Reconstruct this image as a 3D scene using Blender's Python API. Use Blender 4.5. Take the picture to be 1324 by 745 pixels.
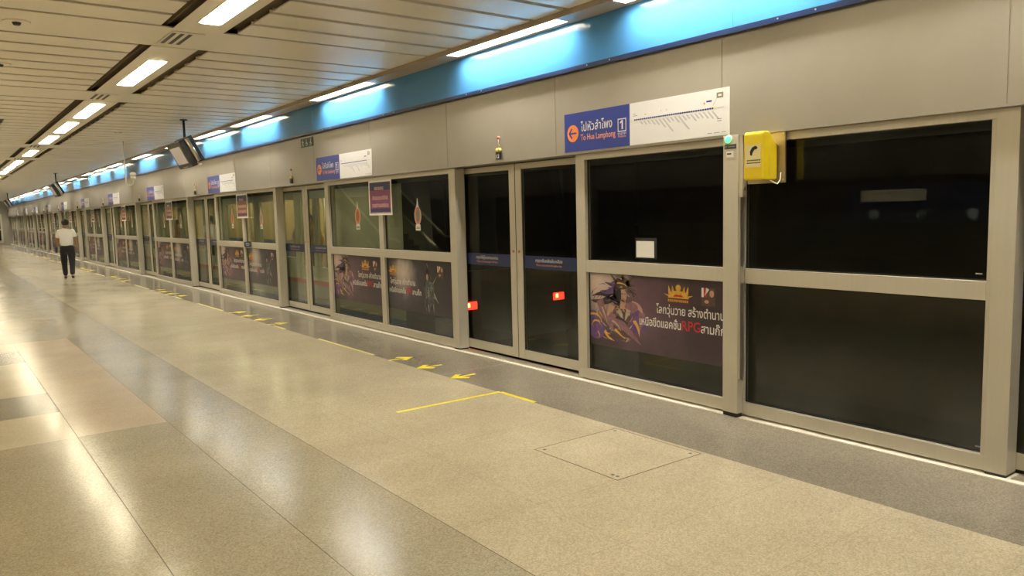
import bpy, bmesh, math, random
from mathutils import Vector, Matrix
random.seed(7)
sc = bpy.context.scene
for o in list(bpy.data.objects): bpy.data.objects.remove(o)
COL = sc.collection

# ---------------------------------------------------------------- camera
FPX = 994.24; YAW, PIT, ROL = math.radians(36.8533), math.radians(5.7332), math.radians(-1.4208)
CAMH = 1.6
f = Vector((math.sin(YAW)*math.cos(PIT), math.cos(YAW)*math.cos(PIT), -math.sin(PIT)))
r = Vector((math.cos(YAW), -math.sin(YAW), 0)); u = r.cross(f)
r2 = math.cos(ROL)*r + math.sin(ROL)*u; u2 = -math.sin(ROL)*r + math.cos(ROL)*u
cam_d = bpy.data.cameras.new('camera'); cam = bpy.data.objects.new('camera', cam_d); COL.objects.link(cam)
m = Matrix((r2, u2, -f)).transposed().to_4x4(); m.translation = Vector((0, 0, CAMH)); cam.matrix_world = m
cam_d.sensor_width = 36; cam_d.lens = 36*FPX/1324; cam_d.clip_start = .05; cam_d.clip_end = 300
sc.camera = cam
# ---------------------------------------------------------------- world, light levels, exposure
w = bpy.data.worlds.new('world'); sc.world = w; w.use_nodes = True
w.node_tree.nodes['Background'].inputs[0].default_value = (0, 0, 0, 1)
w.node_tree.nodes['Background'].inputs[1].default_value = 0
sc.view_settings.view_transform = 'Standard'; sc.view_settings.look = 'None'
sc.view_settings.gamma = 1; sc.view_settings.use_curve_mapping = False
sc.view_settings.exposure = 0.46
LAMP_MID = ((1.0, .88, .62), 18.0)      # warm tubes of the middle rows
LAMP_UNSEEN_FILL = ((1.0, .88, .62), 34.0)      # unseen rows added on the platform's far side, strengthened to brighten the ceiling
LAMP_EDGE = ((1.0, .95, .86), 66.0)     # tubes over the platform doors
LAMP_TRAIN = ((1.0, .88, .62), 9)

# ---------------------------------------------------------------- materials
MATS = {}
def mat(name, col, rough=.5, metal=0, spec=.5, noise=None, bump=None, emit=None, alpha=None, coat=0):
    if name in MATS: return MATS[name]
    mt = bpy.data.materials.new(name); mt.use_nodes = True; nt = mt.node_tree; N = nt.nodes; L = nt.links
    b = N['Principled BSDF']
    b.inputs['Base Color'].default_value = (*col, 1); b.inputs['Roughness'].default_value = rough
    b.inputs['Metallic'].default_value = metal; b.inputs['Specular IOR Level'].default_value = spec
    b.inputs['Coat Weight'].default_value = coat
    if noise:                                # (scale, amount, stretch)
        tc = N.new('ShaderNodeTexCoord'); mp = N.new('ShaderNodeMapping'); nz = N.new('ShaderNodeTexNoise')
        mp.inputs['Scale'].default_value = noise[2]; nz.inputs['Scale'].default_value = noise[0]; nz.inputs['Detail'].default_value = 4
        L.new(tc.outputs['Object'], mp.inputs[0]); L.new(mp.outputs[0], nz.inputs['Vector'])
        mx = N.new('ShaderNodeMix'); mx.data_type = 'RGBA'; L.new(nz.outputs['Fac'], mx.inputs['Factor'])
        a = noise[1]
        mx.inputs['A'].default_value = (*[c*(1-a) for c in col], 1); mx.inputs['B'].default_value = (*[min(1, c*(1+a)) for c in col], 1)
        L.new(mx.outputs['Result'], b.inputs['Base Color'])
        if bump:
            bp = N.new('ShaderNodeBump'); bp.inputs['Strength'].default_value = bump; bp.inputs['Distance'].default_value = .002
            L.new(nz.outputs['Fac'], bp.inputs['Height']); L.new(bp.outputs[0], b.inputs['Normal'])
    if emit:
        b.inputs['Emission Color'].default_value = (*emit[0], 1); b.inputs['Emission Strength'].default_value = emit[1]
    MATS[name] = mt; return mt

def glass_mat(name, tint, ior=1.5):
    mt = bpy.data.materials.new(name); mt.use_nodes = True; nt = mt.node_tree; N = nt.nodes; L = nt.links
    for n in list(N):
        if n.type != 'OUTPUT_MATERIAL': N.remove(n)
    out = [n for n in N if n.type == 'OUTPUT_MATERIAL'][0]
    lw = N.new('ShaderNodeLayerWeight'); lw.inputs[0].default_value = .5
    pw_ = N.new('ShaderNodeMath'); pw_.operation = 'POWER'; pw_.inputs[1].default_value = 5; L.new(lw.outputs['Facing'], pw_.inputs[0])
    fr = N.new('ShaderNodeMath'); fr.operation = 'MULTIPLY_ADD'; fr.inputs[1].default_value = .96; fr.inputs[2].default_value = .035; L.new(pw_.outputs[0], fr.inputs[0])
    tr = N.new('ShaderNodeBsdfTransparent'); tr.inputs[0].default_value = (*tint, 1)
    gl = N.new('ShaderNodeBsdfGlossy'); gl.inputs['Roughness'].default_value = .0
    mx = N.new('ShaderNodeMixShader')
    L.new(fr.outputs[0], mx.inputs[0]); L.new(tr.outputs[0], mx.inputs[1]); L.new(gl.outputs[0], mx.inputs[2]); L.new(mx.outputs[0], out.inputs[0])
    MATS[name] = mt; return mt

def terrazzo(name, c1, c2, rough=.2, tile=None):
    mt = bpy.data.materials.new(name); mt.use_nodes = True; nt = mt.node_tree; N = nt.nodes; L = nt.links
    b = N['Principled BSDF']; tc0 = N.new('ShaderNodeTexCoord')
    mp = N.new('ShaderNodeMapping'); mp.inputs['Location'].default_value = (.013, .017, .3719); L.new(tc0.outputs['Object'], mp.inputs[0])
    class tc: outputs = {'Object': mp.outputs[0]}
    v = N.new('ShaderNodeTexVoronoi'); v.inputs['Scale'].default_value = 150
    L.new(tc.outputs['Object'], v.inputs['Vector'])
    sep = N.new('ShaderNodeSeparateColor'); L.new(v.outputs['Color'], sep.inputs[0])
    mx = N.new('ShaderNodeMix'); mx.data_type = 'RGBA'; mx.inputs['A'].default_value = (*c1, 1); mx.inputs['B'].default_value = (*c2, 1)
    L.new(sep.outputs[0], mx.inputs['Factor'])
    nz = N.new('ShaderNodeTexNoise'); nz.inputs['Scale'].default_value = 1.3; nz.inputs['Detail'].default_value = 5
    L.new(tc.outputs['Object'], nz.inputs['Vector'])
    mr = N.new('ShaderNodeMapRange'); mr.inputs[1].default_value = .3; mr.inputs[2].default_value = .7; mr.inputs[3].default_value = .88; mr.inputs[4].default_value = 1.06
    L.new(nz.outputs['Fac'], mr.inputs[0])
    mu = N.new('ShaderNodeMix'); mu.data_type = 'RGBA'; mu.blend_type = 'MULTIPLY'; mu.inputs['Factor'].default_value = 1
    L.new(mx.outputs['Result'], mu.inputs['A']); L.new(mr.outputs[0], mu.inputs['B'])
    last = mu.outputs['Result']
    if tile:
        bk = N.new('ShaderNodeTexBrick'); bk.offset = 0; bk.inputs['Scale'].default_value = 1
        bk.inputs['Brick Width'].default_value = tile[0]; bk.inputs['Row Height'].default_value = tile[1]; bk.inputs['Mortar Size'].default_value = .0022
        bk.inputs['Color1'].default_value = (1, 1, 1, 1); bk.inputs['Color2'].default_value = (.95, .95, .95, 1); bk.inputs['Mortar'].default_value = (.78, .78, .78, 1)
        L.new(tc.outputs['Object'], bk.inputs['Vector'])
        m2 = N.new('ShaderNodeMix'); m2.data_type = 'RGBA'; m2.blend_type = 'MULTIPLY'; m2.inputs['Factor'].default_value = 1
        L.new(last, m2.inputs['A']); L.new(bk.outputs['Color'], m2.inputs['B']); last = m2.outputs['Result']
    L.new(last, b.inputs['Base Color'])
    # worn polish: roughness wanders a little
    m3 = N.new('ShaderNodeMapRange'); m3.inputs[1].default_value = .3; m3.inputs[2].default_value = .7; m3.inputs[3].default_value = rough*.85; m3.inputs[4].default_value = rough
    L.new(nz.outputs['Fac'], m3.inputs[0]); L.new(m3.outputs[0], b.inputs['Roughness'])
    b.inputs['Specular IOR Level'].default_value = .32
    MATS[name] = mt; return mt

alu = mat('brushed_aluminium', (.53, .49, .40), .42, .35, noise=(60, .05, (1, 1, .05)))
alu_l = mat('fascia_metal', (.385, .355, .30), .36, .6, noise=(3, .06, (1, 1, 1)))
alu_d = mat('dark_metal', (.06, .06, .06), .45, .3)
steel = mat('stainless_steel', (.62, .58, .50), .28, .85)
black = mat('black_rubber', (.012, .012, .012), .6)
blackp = mat('black_plastic', (.02, .02, .022), .35)
whitep = mat('white_paint', (.78, .74, .64), .45)
strip = mat('pale_stone_strip', (.86, .82, .70), .4)
slat_m = mat('ceiling_slat_paint', (.84, .78, .65), .30, .10, noise=(2, .04, (1, 1, 1)))
plenum = mat('plenum_dark', (.24, .18, .12), .9)
bluep = mat('glossy_blue_panel', (.06, .235, .50), .12, 0, .6)
blued = mat('dark_blue_sill', (.006, .018, .07), .35)
navy = mat('navy_print', (.012, .022, .085), .4)
orange = mat('orange_print', (.85, .25, .05), .45)
white = mat('white_print', (.72, .70, .67), .5)
yellow = mat('yellow_plastic', (.80, .60, .02), .3)
ytape = mat('yellow_tape', (.85, .68, .02), .45)
tunnel = mat('tunnel_concrete', (.12, .11, .095), .9, noise=(2, .3, (1, 1, 1)))
wallp = mat('wall_cladding', (.30, .27, .21), .5, noise=(1.2, .08, (1, 1, 1)))
glass = glass_mat('screen_glass', (.84, .87, .82))
tglass = glass_mat('train_glass', (.86, .88, .82))
skin = mat('skin', (.36, .19, .11), .55)
hair_m = mat('black_hair', (.012, .01, .009), .5)
T_BEIGE = terrazzo('terrazzo_beige', (.41, .35, .24), (.60, .525, .38), .20, (1.27, .64))
T_DARK = terrazzo('terrazzo_dark', (.19, .165, .125), (.31, .275, .215), .18)
T_GREY = terrazzo('terrazzo_grey', (.29, .26, .20), (.44, .40, .315), .19)
T_OLIVE = terrazzo('terrazzo_olive', (.30, .263, .18), (.47, .415, .30), .19)
T_PINK = terrazzo('terrazzo_pink', (.48, .375, .27), (.60, .49, .37), .19)
T_PALE = terrazzo('terrazzo_pale', (.50, .43, .29), (.62, .54, .40), .19)
T_SLATE = terrazzo('terrazzo_slate', (.22, .20, .16), (.31, .285, .23), .19)
joint = mat('floor_joint', (.10, .075, .045), .7)

# ---------------------------------------------------------------- mesh helpers
class MB:
    def __init__(s): s.bm = bmesh.new(); s.mi = 0
    def face(s, pts):
        f_ = s.bm.faces.new([s.bm.verts.new(p) for p in pts]); f_.material_index = s.mi; return f_
    def box(s, x0, x1, y0, y1, z0, z1, bev=0):
        x0, x1 = sorted((x0, x1)); y0, y1 = sorted((y0, y1)); z0, z1 = sorted((z0, z1))
        v = [s.bm.verts.new((x, y, z)) for x in (x0, x1) for y in (y0, y1) for z in (z0, z1)]
        fs = [s.bm.faces.new([v[i] for i in q]) for q in ((0, 1, 3, 2), (4, 6, 7, 5), (0, 4, 5, 1), (2, 3, 7, 6), (0, 2, 6, 4), (1, 5, 7, 3))]
        for q in fs: q.material_index = s.mi
        if bev:
            es = list({e for q in fs for e in q.edges})
            bmesh.ops.bevel(s.bm, geom=es, offset=bev, segments=2, affect='EDGES', profile=.5)
        return s
    def prism(s, pts, vec):
        vec = Vector(vec); a = [s.bm.verts.new(p) for p in pts]; b = [s.bm.verts.new(Vector(p)+vec) for p in pts]; n = len(pts)
        fs = [s.bm.faces.new(a[::-1]), s.bm.faces.new(b)] + [s.bm.faces.new((a[i], a[(i+1) % n], b[(i+1) % n], b[i])) for i in range(n)]
        for q in fs: q.material_index = s.mi
        return s
    def tube(s, p0, p1, r0, r1=None, n=14):
        p0, p1 = Vector(p0), Vector(p1); r1 = r0 if r1 is None else r1; d = (p1-p0).normalized()
        a = d.orthogonal().normalized(); b = d.cross(a)
        A = [s.bm.verts.new(p0+r0*(math.cos(t)*a+math.sin(t)*b)) for t in [2*math.pi*i/n for i in range(n)]]
        B = [s.bm.verts.new(p1+r1*(math.cos(t)*a+math.sin(t)*b)) for t in [2*math.pi*i/n for i in range(n)]]
        for i in range(n):
            q = s.bm.faces.new((A[i], A[(i+1) % n], B[(i+1) % n], B[i])); q.smooth = True; q.material_index = s.mi
        for q in (s.bm.faces.new(A[::-1]), s.bm.faces.new(B)): q.material_index = s.mi
        return s
    def path(s, pts, rad, n=10):
        pts = [Vector(p) for p in pts]; rings = []
        up = Vector((.31, .57, .76))
        for i, p in enumerate(pts):
            d = (pts[min(i+1, len(pts)-1)]-pts[max(i-1, 0)]).normalized()
            a = d.cross(up).normalized(); b = d.cross(a)
            rr = rad[i] if isinstance(rad, (list, tuple)) else rad
            rings.append([s.bm.verts.new(p+rr*(math.cos(t)*a+math.sin(t)*b)) for t in [2*math.pi*k/n for k in range(n)]])
        for A, B in zip(rings, rings[1:]):
            for i in range(n):
                q = s.bm.faces.new((A[i], A[(i+1) % n], B[(i+1) % n], B[i])); q.smooth = True; q.material_index = s.mi
        s.bm.faces.new(rings[0][::-1]); s.bm.faces.new(rings[-1]); return s
    def ball(s, c, rad, seg=16, sc_=(1, 1, 1)):
        ret = bmesh.ops.create_uvsphere(s.bm, u_segments=seg, v_segments=seg//2+2, radius=rad)
        for v in ret['verts']: v.co = Vector((v.co.x*sc_[0], v.co.y*sc_[1], v.co.z*sc_[2]))+Vector(c)
        for v in ret['verts']:
            for q in v.link_faces: q.smooth = True
        return s
    def build(s, name, mt, parent=None, loc=None):
        bmesh.ops.recalc_face_normals(s.bm, faces=s.bm.faces)
        me = bpy.data.meshes.new(name); s.bm.to_mesh(me); s.bm.free()
        for q in (mt if isinstance(mt, (list, tuple)) else [mt]): me.materials.append(q)
        return link(name, me, parent, loc)

def link(name, me, parent=None, loc=None):
    o = bpy.data.objects.new(name, me); COL.objects.link(o)
    if parent: o.parent = parent
    if loc: o.location = loc
    return o
def tag(o, label=None, cat=None, group=None, kind=None):
    if label: o['label'] = label
    if cat: o['category'] = cat
    if group: o['group'] = group
    if kind: o['kind'] = kind
    return o
def thing(name, label, cat, loc=(0, 0, 0), group=None):
    o = bpy.data.objects.new(name, None); COL.objects.link(o); o.location = loc; o.empty_display_size = .1
    return tag(o, label, cat, group)
def copy_tree(o, parent=None):
    c = o.copy(); COL.objects.link(c); c.parent = parent
    for ch in list(o.children): copy_tree(ch, c)
    return c
def structure(name, mb, mt): return tag(mb.build(name, mt), kind='structure')

# flat print on the door wall (seen from -X): s runs to the viewer's right (-Y), t up
def W(s, t, d=0): return (-d, -s, t)
def flat(mb, poly, d, th=.0006): mb.prism([W(a, b, d) for a, b in poly], (-th, 0, 0)); return mb
def rect(mb, s0, s1, t0, t1, d, th=.0006): return flat(mb, [(s0, t0), (s1, t0), (s1, t1), (s0, t1)], d, th)
def disc(mb, cs, ct, ra, d, n=28, rb=None, th=.0006, rin=0):
    rb = rb or ra
    if not rin: return flat(mb, [(cs+ra*math.cos(2*math.pi*i/n), ct+rb*math.sin(2*math.pi*i/n)) for i in range(n)], d, th)
    for i in range(n):
        a, b = 2*math.pi*i/n, 2*math.pi*(i+1)/n; k = 1-rin
        flat(mb, [(cs+ra*math.cos(a), ct+rb*math.sin(a)), (cs+ra*math.cos(b), ct+rb*math.sin(b)), (cs+ra*k*math.cos(b), ct+rb*k*math.sin(b)), (cs+ra*k*math.cos(a), ct+rb*k*math.sin(a))], d, th)
    return mb
def line(mb, p, q, wd, d, th=.0006):
    a, b = Vector(p), Vector(q); n = (b-a).normalized(); n = Vector((-n.y, n.x))*wd/2
    return flat(mb, [a-n, b-n, b+n, a+n], d, th)
def text_mesh(txt, size, align='LEFT', width=None, bold=0):
    cu = bpy.data.curves.new('lettering', 'FONT'); cu.body = txt; cu.size = size; cu.align_x = align; cu.offset = bold; cu.resolution_u = 3
    o = bpy.data.objects.new('lettering', cu); COL.objects.link(o)
    bpy.context.view_layer.update()
    dg = bpy.context.evaluated_depsgraph_get(); me = bpy.data.meshes.new_from_object(o.evaluated_get(dg))
    bpy.data.objects.remove(o); bpy.data.curves.remove(cu)
    if width and len(me.vertices):
        xs = [v.co.x for v in me.vertices]; k = width/(max(xs)-min(xs))
        for v in me.vertices: v.co.x *= k
    return me
def text(name, txt, size, s, t, d, mt, parent, align='LEFT', width=None, bold=0):
    me = text_mesh(txt, size, align, width, bold)
    for v in me.vertices: v.co = Vector(W(s+v.co.x, t+v.co.y, d))
    me.flip_normals() if hasattr(me, 'flip_normals') else None
    me.materials.clear(); me.materials.append(mt); return link(name, me, parent)

ORD = ['nearest', 'second', 'third', 'fourth', 'fifth', 'sixth', 'seventh', 'eighth', 'ninth', 'tenth', 'eleventh', 'twelfth', 'thirteenth', 'fourteenth'] + ['%dth' % i for i in range(15, 60)]
XF = 4.80            # front of the fixed frames
XD = 4.93            # front of the sliding doors
P = 5.7; C0 = 1.73   # bay period; near corner of the post at the camera's right
C = [C0+P*k for k in range(13)]
YE = 70.2            # end of the platform

# ---------------------------------------------------------------- floor
def build_floor():
    mb = MB(); mats = [T_BEIGE, T_DARK, T_GREY, T_OLIVE, T_PINK, T_PALE, T_SLATE, joint]
    J = .005
    xs = [(-.3, .75), (.75, 1.38), (1.38, 2.0), (2.0, 3.91), (3.91, 4.75)]
    cj = [-4.9, .77, 6.44, 12.1, 17.77, 23.44, 29.1, 34.8, 40.5, 46.1, 51.8, 57.5, 63.1]
    def cell(x0, x1, y0, y1, i): mb.mi = i; mb.face([(x0, y0, 0), (x1, y0, 0), (x1, y1, 0), (x0, y1, 0)])
    ys = [-12]+cj+[YE]
    for i in range(len(ys)-1):
        a, b = ys[i], ys[i+1]
        if i < len(ys)-2: cell(-.3, 2.0, b-J, b, 7); b -= J
        seg = round((a-.77)/5.666) if i else -2
        patt = seg % 3 == 1
        for k, (x0, x1) in enumerate(xs):
            x1_ = x1-J if k < 3 else x1
            if k < 3: cell(x1-J, x1, a, b, 7)
            if k == 3: cell(x0, x1_, a, b, 0)
            elif k == 4: cell(x0, x1_, a, b, 1)
            elif patt and k == 1: cell(x0, x1_, a, b, 4)
            elif patt and k == 2: cell(x0, x1_, a, b, 2)
            elif patt and k == 0:
                y = a; n = 0
                for e in (.98, 1.91, 3.9, 4.95):
                    cell(x0, x1_, y, a+e, 5 if n % 2 == 0 else 6); y = a+e; n += 1
                cell(x0, x1_, y, b, 5)
            else: cell(x0, x1_, a, b, 3)
        if i < len(ys)-2: cell(2.0, 4.75, b, b+J, 0) ; mb.mi = 0
    cell(-6.85, -.3, -12, YE, 5)  # unseen floor left of view, made pale to bounce light onto the ceiling
    o = structure('floor', mb, mats)
    return o
build_floor()
mb = MB(); mb.box(-6.85, 4.95, -12, YE, -1.25, -.012); structure('floor_slab', mb, tunnel)
mb = MB(); mb.box(4.752, 4.94, -2, YE, -.01, .006); structure('trim_threshold', mb, strip)
mb = MB()
for c in C: mb.box(4.80, 4.93, c-2.03, c-.02, .0065, .009)
for c in C:
    for x in (4.845, 4.885): mb.box(x, x+.006, c-2.03, c-.02, .009, .0115)
structure('trim_door_sill', mb, steel)

# ---------------------------------------------------------------- shell
mb = MB(); mb.box(-7.1, 10.2, YE, YE+.3, -1.25, 4.3)
structure('wall_end', mb, wallp)
mb = MB(); mb.box(-7.1, 10.2, -12.3, -12, -1.25, 4.3); structure('wall_near', mb, wallp)
mb = MB(); mb.box(9.4, 9.7, -12, YE, -1.25, 4.3)
for i in range(14): mb.box(9.3, 9.4, -9+6*i, -8.7+6*i, -1.2, 4.2)
for z in (.9, 1.1, 1.3): mb.box(9.33, 9.4, -12, YE, z, z+.04)
structure('wall_tunnel', mb, tunnel)
mb = MB(); mb.box(4.95, 9.7, -12, YE, -1.5, -1.25)
for x in (5.85, 7.28): mb.box(x, x+.07, -12, YE, -1.25, -1.1)
structure('floor_trackbed', mb, tunnel)
mb = MB(); mb.box(4.95, 9.7, -12, YE, 4.0, 4.3); structure('ceiling_tunnel', mb, tunnel)
# left side of the island platform: glazed screen wall (seen only as a reflection)
mb = MB(); mb.box(-7.1, -6.85, -12, YE, 0, 3.7); structure('wall_left', mb, mat('dark_cladding', (.012, .012, .012), .35))
mb = MB(); mb.box(-6.85, -6.78, -12, YE, 2.12, 2.84)
y = -11.0
while y < YE-1: mb.box(-6.85, -6.8, y, y+.13, 0, 2.12); y += 5.7
mb.box(-6.85, -6.8, -12, YE, .0, .11)
structure('trim_left_screen', mb, alu_d)

# ---------------------------------------------------------------- fascia and blue band over the doors
mb = MB(); FX = 4.74
seams = [-12]
ys = sorted([C[0]-P*2+.05+P*k+dy for k in range(15) for dy in (0, 1.9, 3.8)])
ys = [-12]+[y for y in ys if -11 < y < YE]+[YE]
for a, b in zip(ys, ys[1:]): mb.box(FX, FX+.03, a+.004, b-.004, 2.115, 2.85)
mb.box(FX+.004, FX+.02, -12, YE, 2.117, 2.848)
mb.box(FX, XF+.2, -12, YE, 2.10, 2.115)
mb.box(4.95, 5.0, -12, YE, 2.1, 4.0)
structure('wall_right_fascia', mb, alu_l)
mb = MB(); XB = 4.69; S = 1.028; ZT_ = 1.6+1.6*S
ys = [-12+3.8*i+.35 for i in range(22)]
for a, b in zip([-12]+ys, ys+[YE]):
    if a < YE: mb.box(XB, XB+.03, a+.0015, min(b, YE)-.0015, 2.867, ZT_)
structure('wall_right_blue_band', mb, bluep)
mb = MB(); mb.box(XB-.004, FX+.03, -12, YE, 2.851, 2.866); mb.box(XB-.004, XB+.01, -12, YE, 2.829, 2.851)
mb.box(XB+.031, XB+.05, -12, YE, 2.867, ZT_)
structure('trim_blue_sill', mb, blued)
mb = MB(); y = 1.0
while y < 30:
    for dy in (0, .28): mb.tube((XB-.004, y+dy, 2.85), (XB-.007, y+dy, 2.85), .006, n=8)
    y += 1.9
structure('trim_sill_screws', mb, steel)

# ---------------------------------------------------------------- slatted ceiling
ZS = 1.6+1.64*S
def bands():
    out = []
    for k in range(-2, 7):
        out += [((12*k+7.16)*S, (12*k+8.0)*S), ((12*k+11.14)*S, (12*k+12.0)*S)]
    return out
BANDS = [b for b in bands() if -12 <= b[0] < YE-1]
mb = MB()
HOLE = (-2.5, .45, 20.0, 29.0)
def slat(y0, y1):
    xr = [(-6.85, 1.74), (2.40, 4.44)]
    if y1 > HOLE[2] and y0 < HOLE[3]: xr = [(-6.85, HOLE[0]), (HOLE[1], 1.74), (2.40, 4.44)]
    elif 14.7 < y0 < 19.6: xr = [(-6.85, -3.0), (1.09, 1.74), (2.40, 4.44)]
    for x0, x1 in xr: mb.box(x0, x1, y0, y1, ZS, ZS+.012); mb.box(x0, x1, y0, y0+.008, ZS+.012, ZS+.035); mb.box(x0, x1, y1-.008, y1, ZS+.012, ZS+.035)
ends = [-12]+[v for b in BANDS for v in b]+[YE]
for i in range(0, len(ends)-1, 2):
    a, b = ends[i], ends[i+1]; n = max(1, round((b-a)/.457)); st = (b-a)/n
    for j in range(n): slat(a+j*st+.036, a+(j+1)*st-.036)
for a, b in BANDS:
    if a > HOLE[3] or b < HOLE[2]: mb.box(-6.85, 4.44, a+.02, b-.02, ZS, ZS+.012)
    else: mb.box(-6.85, HOLE[0], a+.02, b-.02, ZS, ZS+.012); mb.box(HOLE[1], 4.44, a+.02, b-.02, ZS, ZS+.012)
mb.mi = 0
structure('ceiling', mb, slat_m)
mb = MB(); mb.box(-7.1, 4.94, -12, YE, 3.6, 3.75); mb.box(-6.85, 1.74, -12, HOLE[2]-.01, ZS+.075, ZS+.085); mb.box(-6.85, 4.44, HOLE[3]+.01, YE, ZS+.075, ZS+.085); mb.box(1.74, 4.44, -12, HOLE[3], ZS+.075, ZS+.085)
structure('ceiling_plenum', mb, plenum)
mb = MB(); mb.box(-2.5, -2.45, 20, 29, ZS-.02, 3.6); mb.box(.4, .45, 20, 29, ZS-.02, 3.6); mb.box(-2.45, .4, 20, 20.05, ZS-.02, 3.6); mb.box(-2.45, .4, 28.95, 29, ZS-.02, 3.6)
structure('trim_stair_opening', mb, slat_m)
mb = MB(); mb.box(-3.0, 1.0, 15.16, 19.6, 2.967, 2.987); mb.box(-3.0, 1.0, 15.16, 15.19, 2.987, 3.58); mb.box(-3, 1.0, 19.57, 19.6, 2.987, ZS)
mb.box(.98, 1.0, 15.19, 19.57, 2.987, ZS)
structure('trim_bulkhead', mb, slat_m)
# light strips between the dark slots, and the trough above the blue band
mb = MB()
for x0 in (1.85, -4.22):
    for i in range(0, len(ends)-1, 2):
        mb.box(x0, x0+.43, ends[i]-.02, ends[i+1]+.02, ZS-.004, ZS-.0005)
structure('trim_light_strip', mb, slat_m)
mb = MB()
for x0 in (1.85, -4.22):
    for dx in (-.03, .455): mb.box(x0+dx, x0+dx+.01, -12, YE, ZS+.04, 3.59)
structure('trim_slot_lining', mb, plenum)
mb = MB(); mb.box(4.446, 4.466, -12, YE, ZT_-.005, 3.5); mb.box(4.466, 4.47, -12, YE, ZT_, ZT_+.01); mb.box(4.626, XB-.002, -12, YE, ZT_, ZT_+.01)
LL = 1.79
_st = sorted((12*k+q)*S for k in range(-2, 6) for q in (8.68, 12.25, 14.68, 17.1)); _st = [q for q in _st if -8 < q < YE-2.5]
for a, b in zip([-12-LL]+_st, _st+[YE]): mb.box(4.47, 4.626, a+LL, b, ZT_, ZT_+.01)
structure('trim_light_trough', mb, mat('trough_paint', (.40, .33, .25), .45))

# ---------------------------------------------------------------- ceiling lights
def light_things():
    def fix(z, w, nm, label, E, loc, grp):
        if z == ZT_:
            t = thing('ceiling_light', label, 'ceiling light', loc, grp); L_ = LL; hh = .055
            f_ = MB(); f_.box(-w/2, -w/2+.004, .0, L_, .0, hh); f_.box(w/2-.004, w/2, .0, L_, .0, hh); f_.box(-w/2+.004, w/2-.004, 0, .004, 0, hh); f_.box(-w/2+.004, w/2-.004, L_-.004, L_, 0, hh)
            f_.box(-w/2, w/2, 0, L_, hh+.006, hh+.012); f_.build('lamp_housing', steel, t)
            d = MB(); d.box(-w/2+.006, w/2-.006, .006, L_-.006, hh, hh+.005); d.build('diffuser', E, t)
            d = MB()
            for q in range(1, 18): d.box(-w/2+.005, w/2-.005, q*L_/18, q*L_/18+.003, .012, hh-.004)
            d.box(-.0015, .0015, .006, L_-.006, .03, hh-.006)
            d.build('louvre', whitep, t)
            return t
        t = thing('ceiling_light', label, 'ceiling light', loc, grp)
        f_ = MB(); L_ = LL; b = .012
        f_.box(-w/2-b, -w/2, -b, L_+b, -.006, -.0008); f_.box(w/2, w/2+b, -b, L_+b, -.006, -.0008); f_.box(-w/2, w/2, -b, 0, -.006, -.0008); f_.box(-w/2, w/2, L_, L_+b, -.006, -.0008)
        f_.build('lamp_frame', whitep, t)
        d = MB(); rr = .035; pts = []
        for cx, cy, a0 in ((w/2-rr, L_-rr, 0), (-w/2+rr, L_-rr, 90), (-w/2+rr, rr, 180), (w/2-rr, rr, 270)):
            for k in range(5): a = math.radians(a0+22.5*k); pts.append((cx+rr*math.cos(a), cy+rr*math.sin(a), -.009))
        d.prism(pts, (0, 0, .008)); d.build('diffuser', E, t)
        return t
    em = mat('lit_diffuser_middle', (.9, .9, .85), .4, emit=LAMP_MID); ee = mat('lit_diffuser_edge', (.9, .9, .85), .4, emit=LAMP_EDGE)
    ef = mat('lit_diffuser_unseen_fill', (.9, .9, .85), .4, emit=LAMP_UNSEEN_FILL)  # for the two added out-of-view rows that fill in light
    starts = []
    for k in range(-2, 6): starts += [(12*k+s)*S for s in (8.68, 12.25, 14.68, 17.1)]
    starts = [s for s in starts if -8 < s < YE-2.5]
    rows = [(2.066, ZS-.004, .18, em, 'middle row of ceiling lights', 'in the row left of the blue band', YE),
            (4.548, ZT_, .154, ee, 'lights over the platform doors', 'in the trough above the blue band', YE),
            (-4.01, ZS-.004, .175, ef, 'added unseen far row of fill lights', 'in the added unseen row beyond the stair', 48),
            (-6.2, ZS, .15, ef, 'added unseen fill lights by the far platform edge', 'in the added unseen far edge row', 48)]
    for x, z, w_, E, grp, wh, ym in rows:
        proto = None; near = [s for s in starts if s < ym]
        vis = 0
        for s in near:
            if proto is None: t = proto = fix(z, w_, 'x', '', E, (x, s, z), grp)
            else: t = copy_tree(proto); t.location = (x, s, z)
            if s < 2: lb = 'lit ceiling light %s, %s behind the camera' % (wh, ORD[len([q for q in near if q < 2 and q > s])])
            else: lb = 'lit ceiling light %s, %s from the camera' % (wh, ORD[vis]); vis += 1
            t['label'] = lb
light_things()
# air grilles in the solid bands
proto = None
for i, (a, b) in enumerate([q for q in BANDS if q[0] > 0]):
    if proto is None:
        t = proto = thing('air_grille', '', 'air vent', (1.935, a+.12, ZS-.004), 'air grilles in the wide ceiling bands')
        g = MB(); g.box(-.07, .22, .0, .6, -.003, -.0005); g.build('grille_plate', slat_m, t)
        g = MB()
        for k in range(3): g.box(-.05+.07*k, -.015+.07*k, .06, .54, -.0045, -.003)
        g.build('louvre', alu_d, t)
    else: t = copy_tree(proto); t.location = (1.935, a+.12, ZS-.004)
    t['label'] = 'slotted air grille in the %s solid ceiling band from the camera' % ORD[i]
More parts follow.
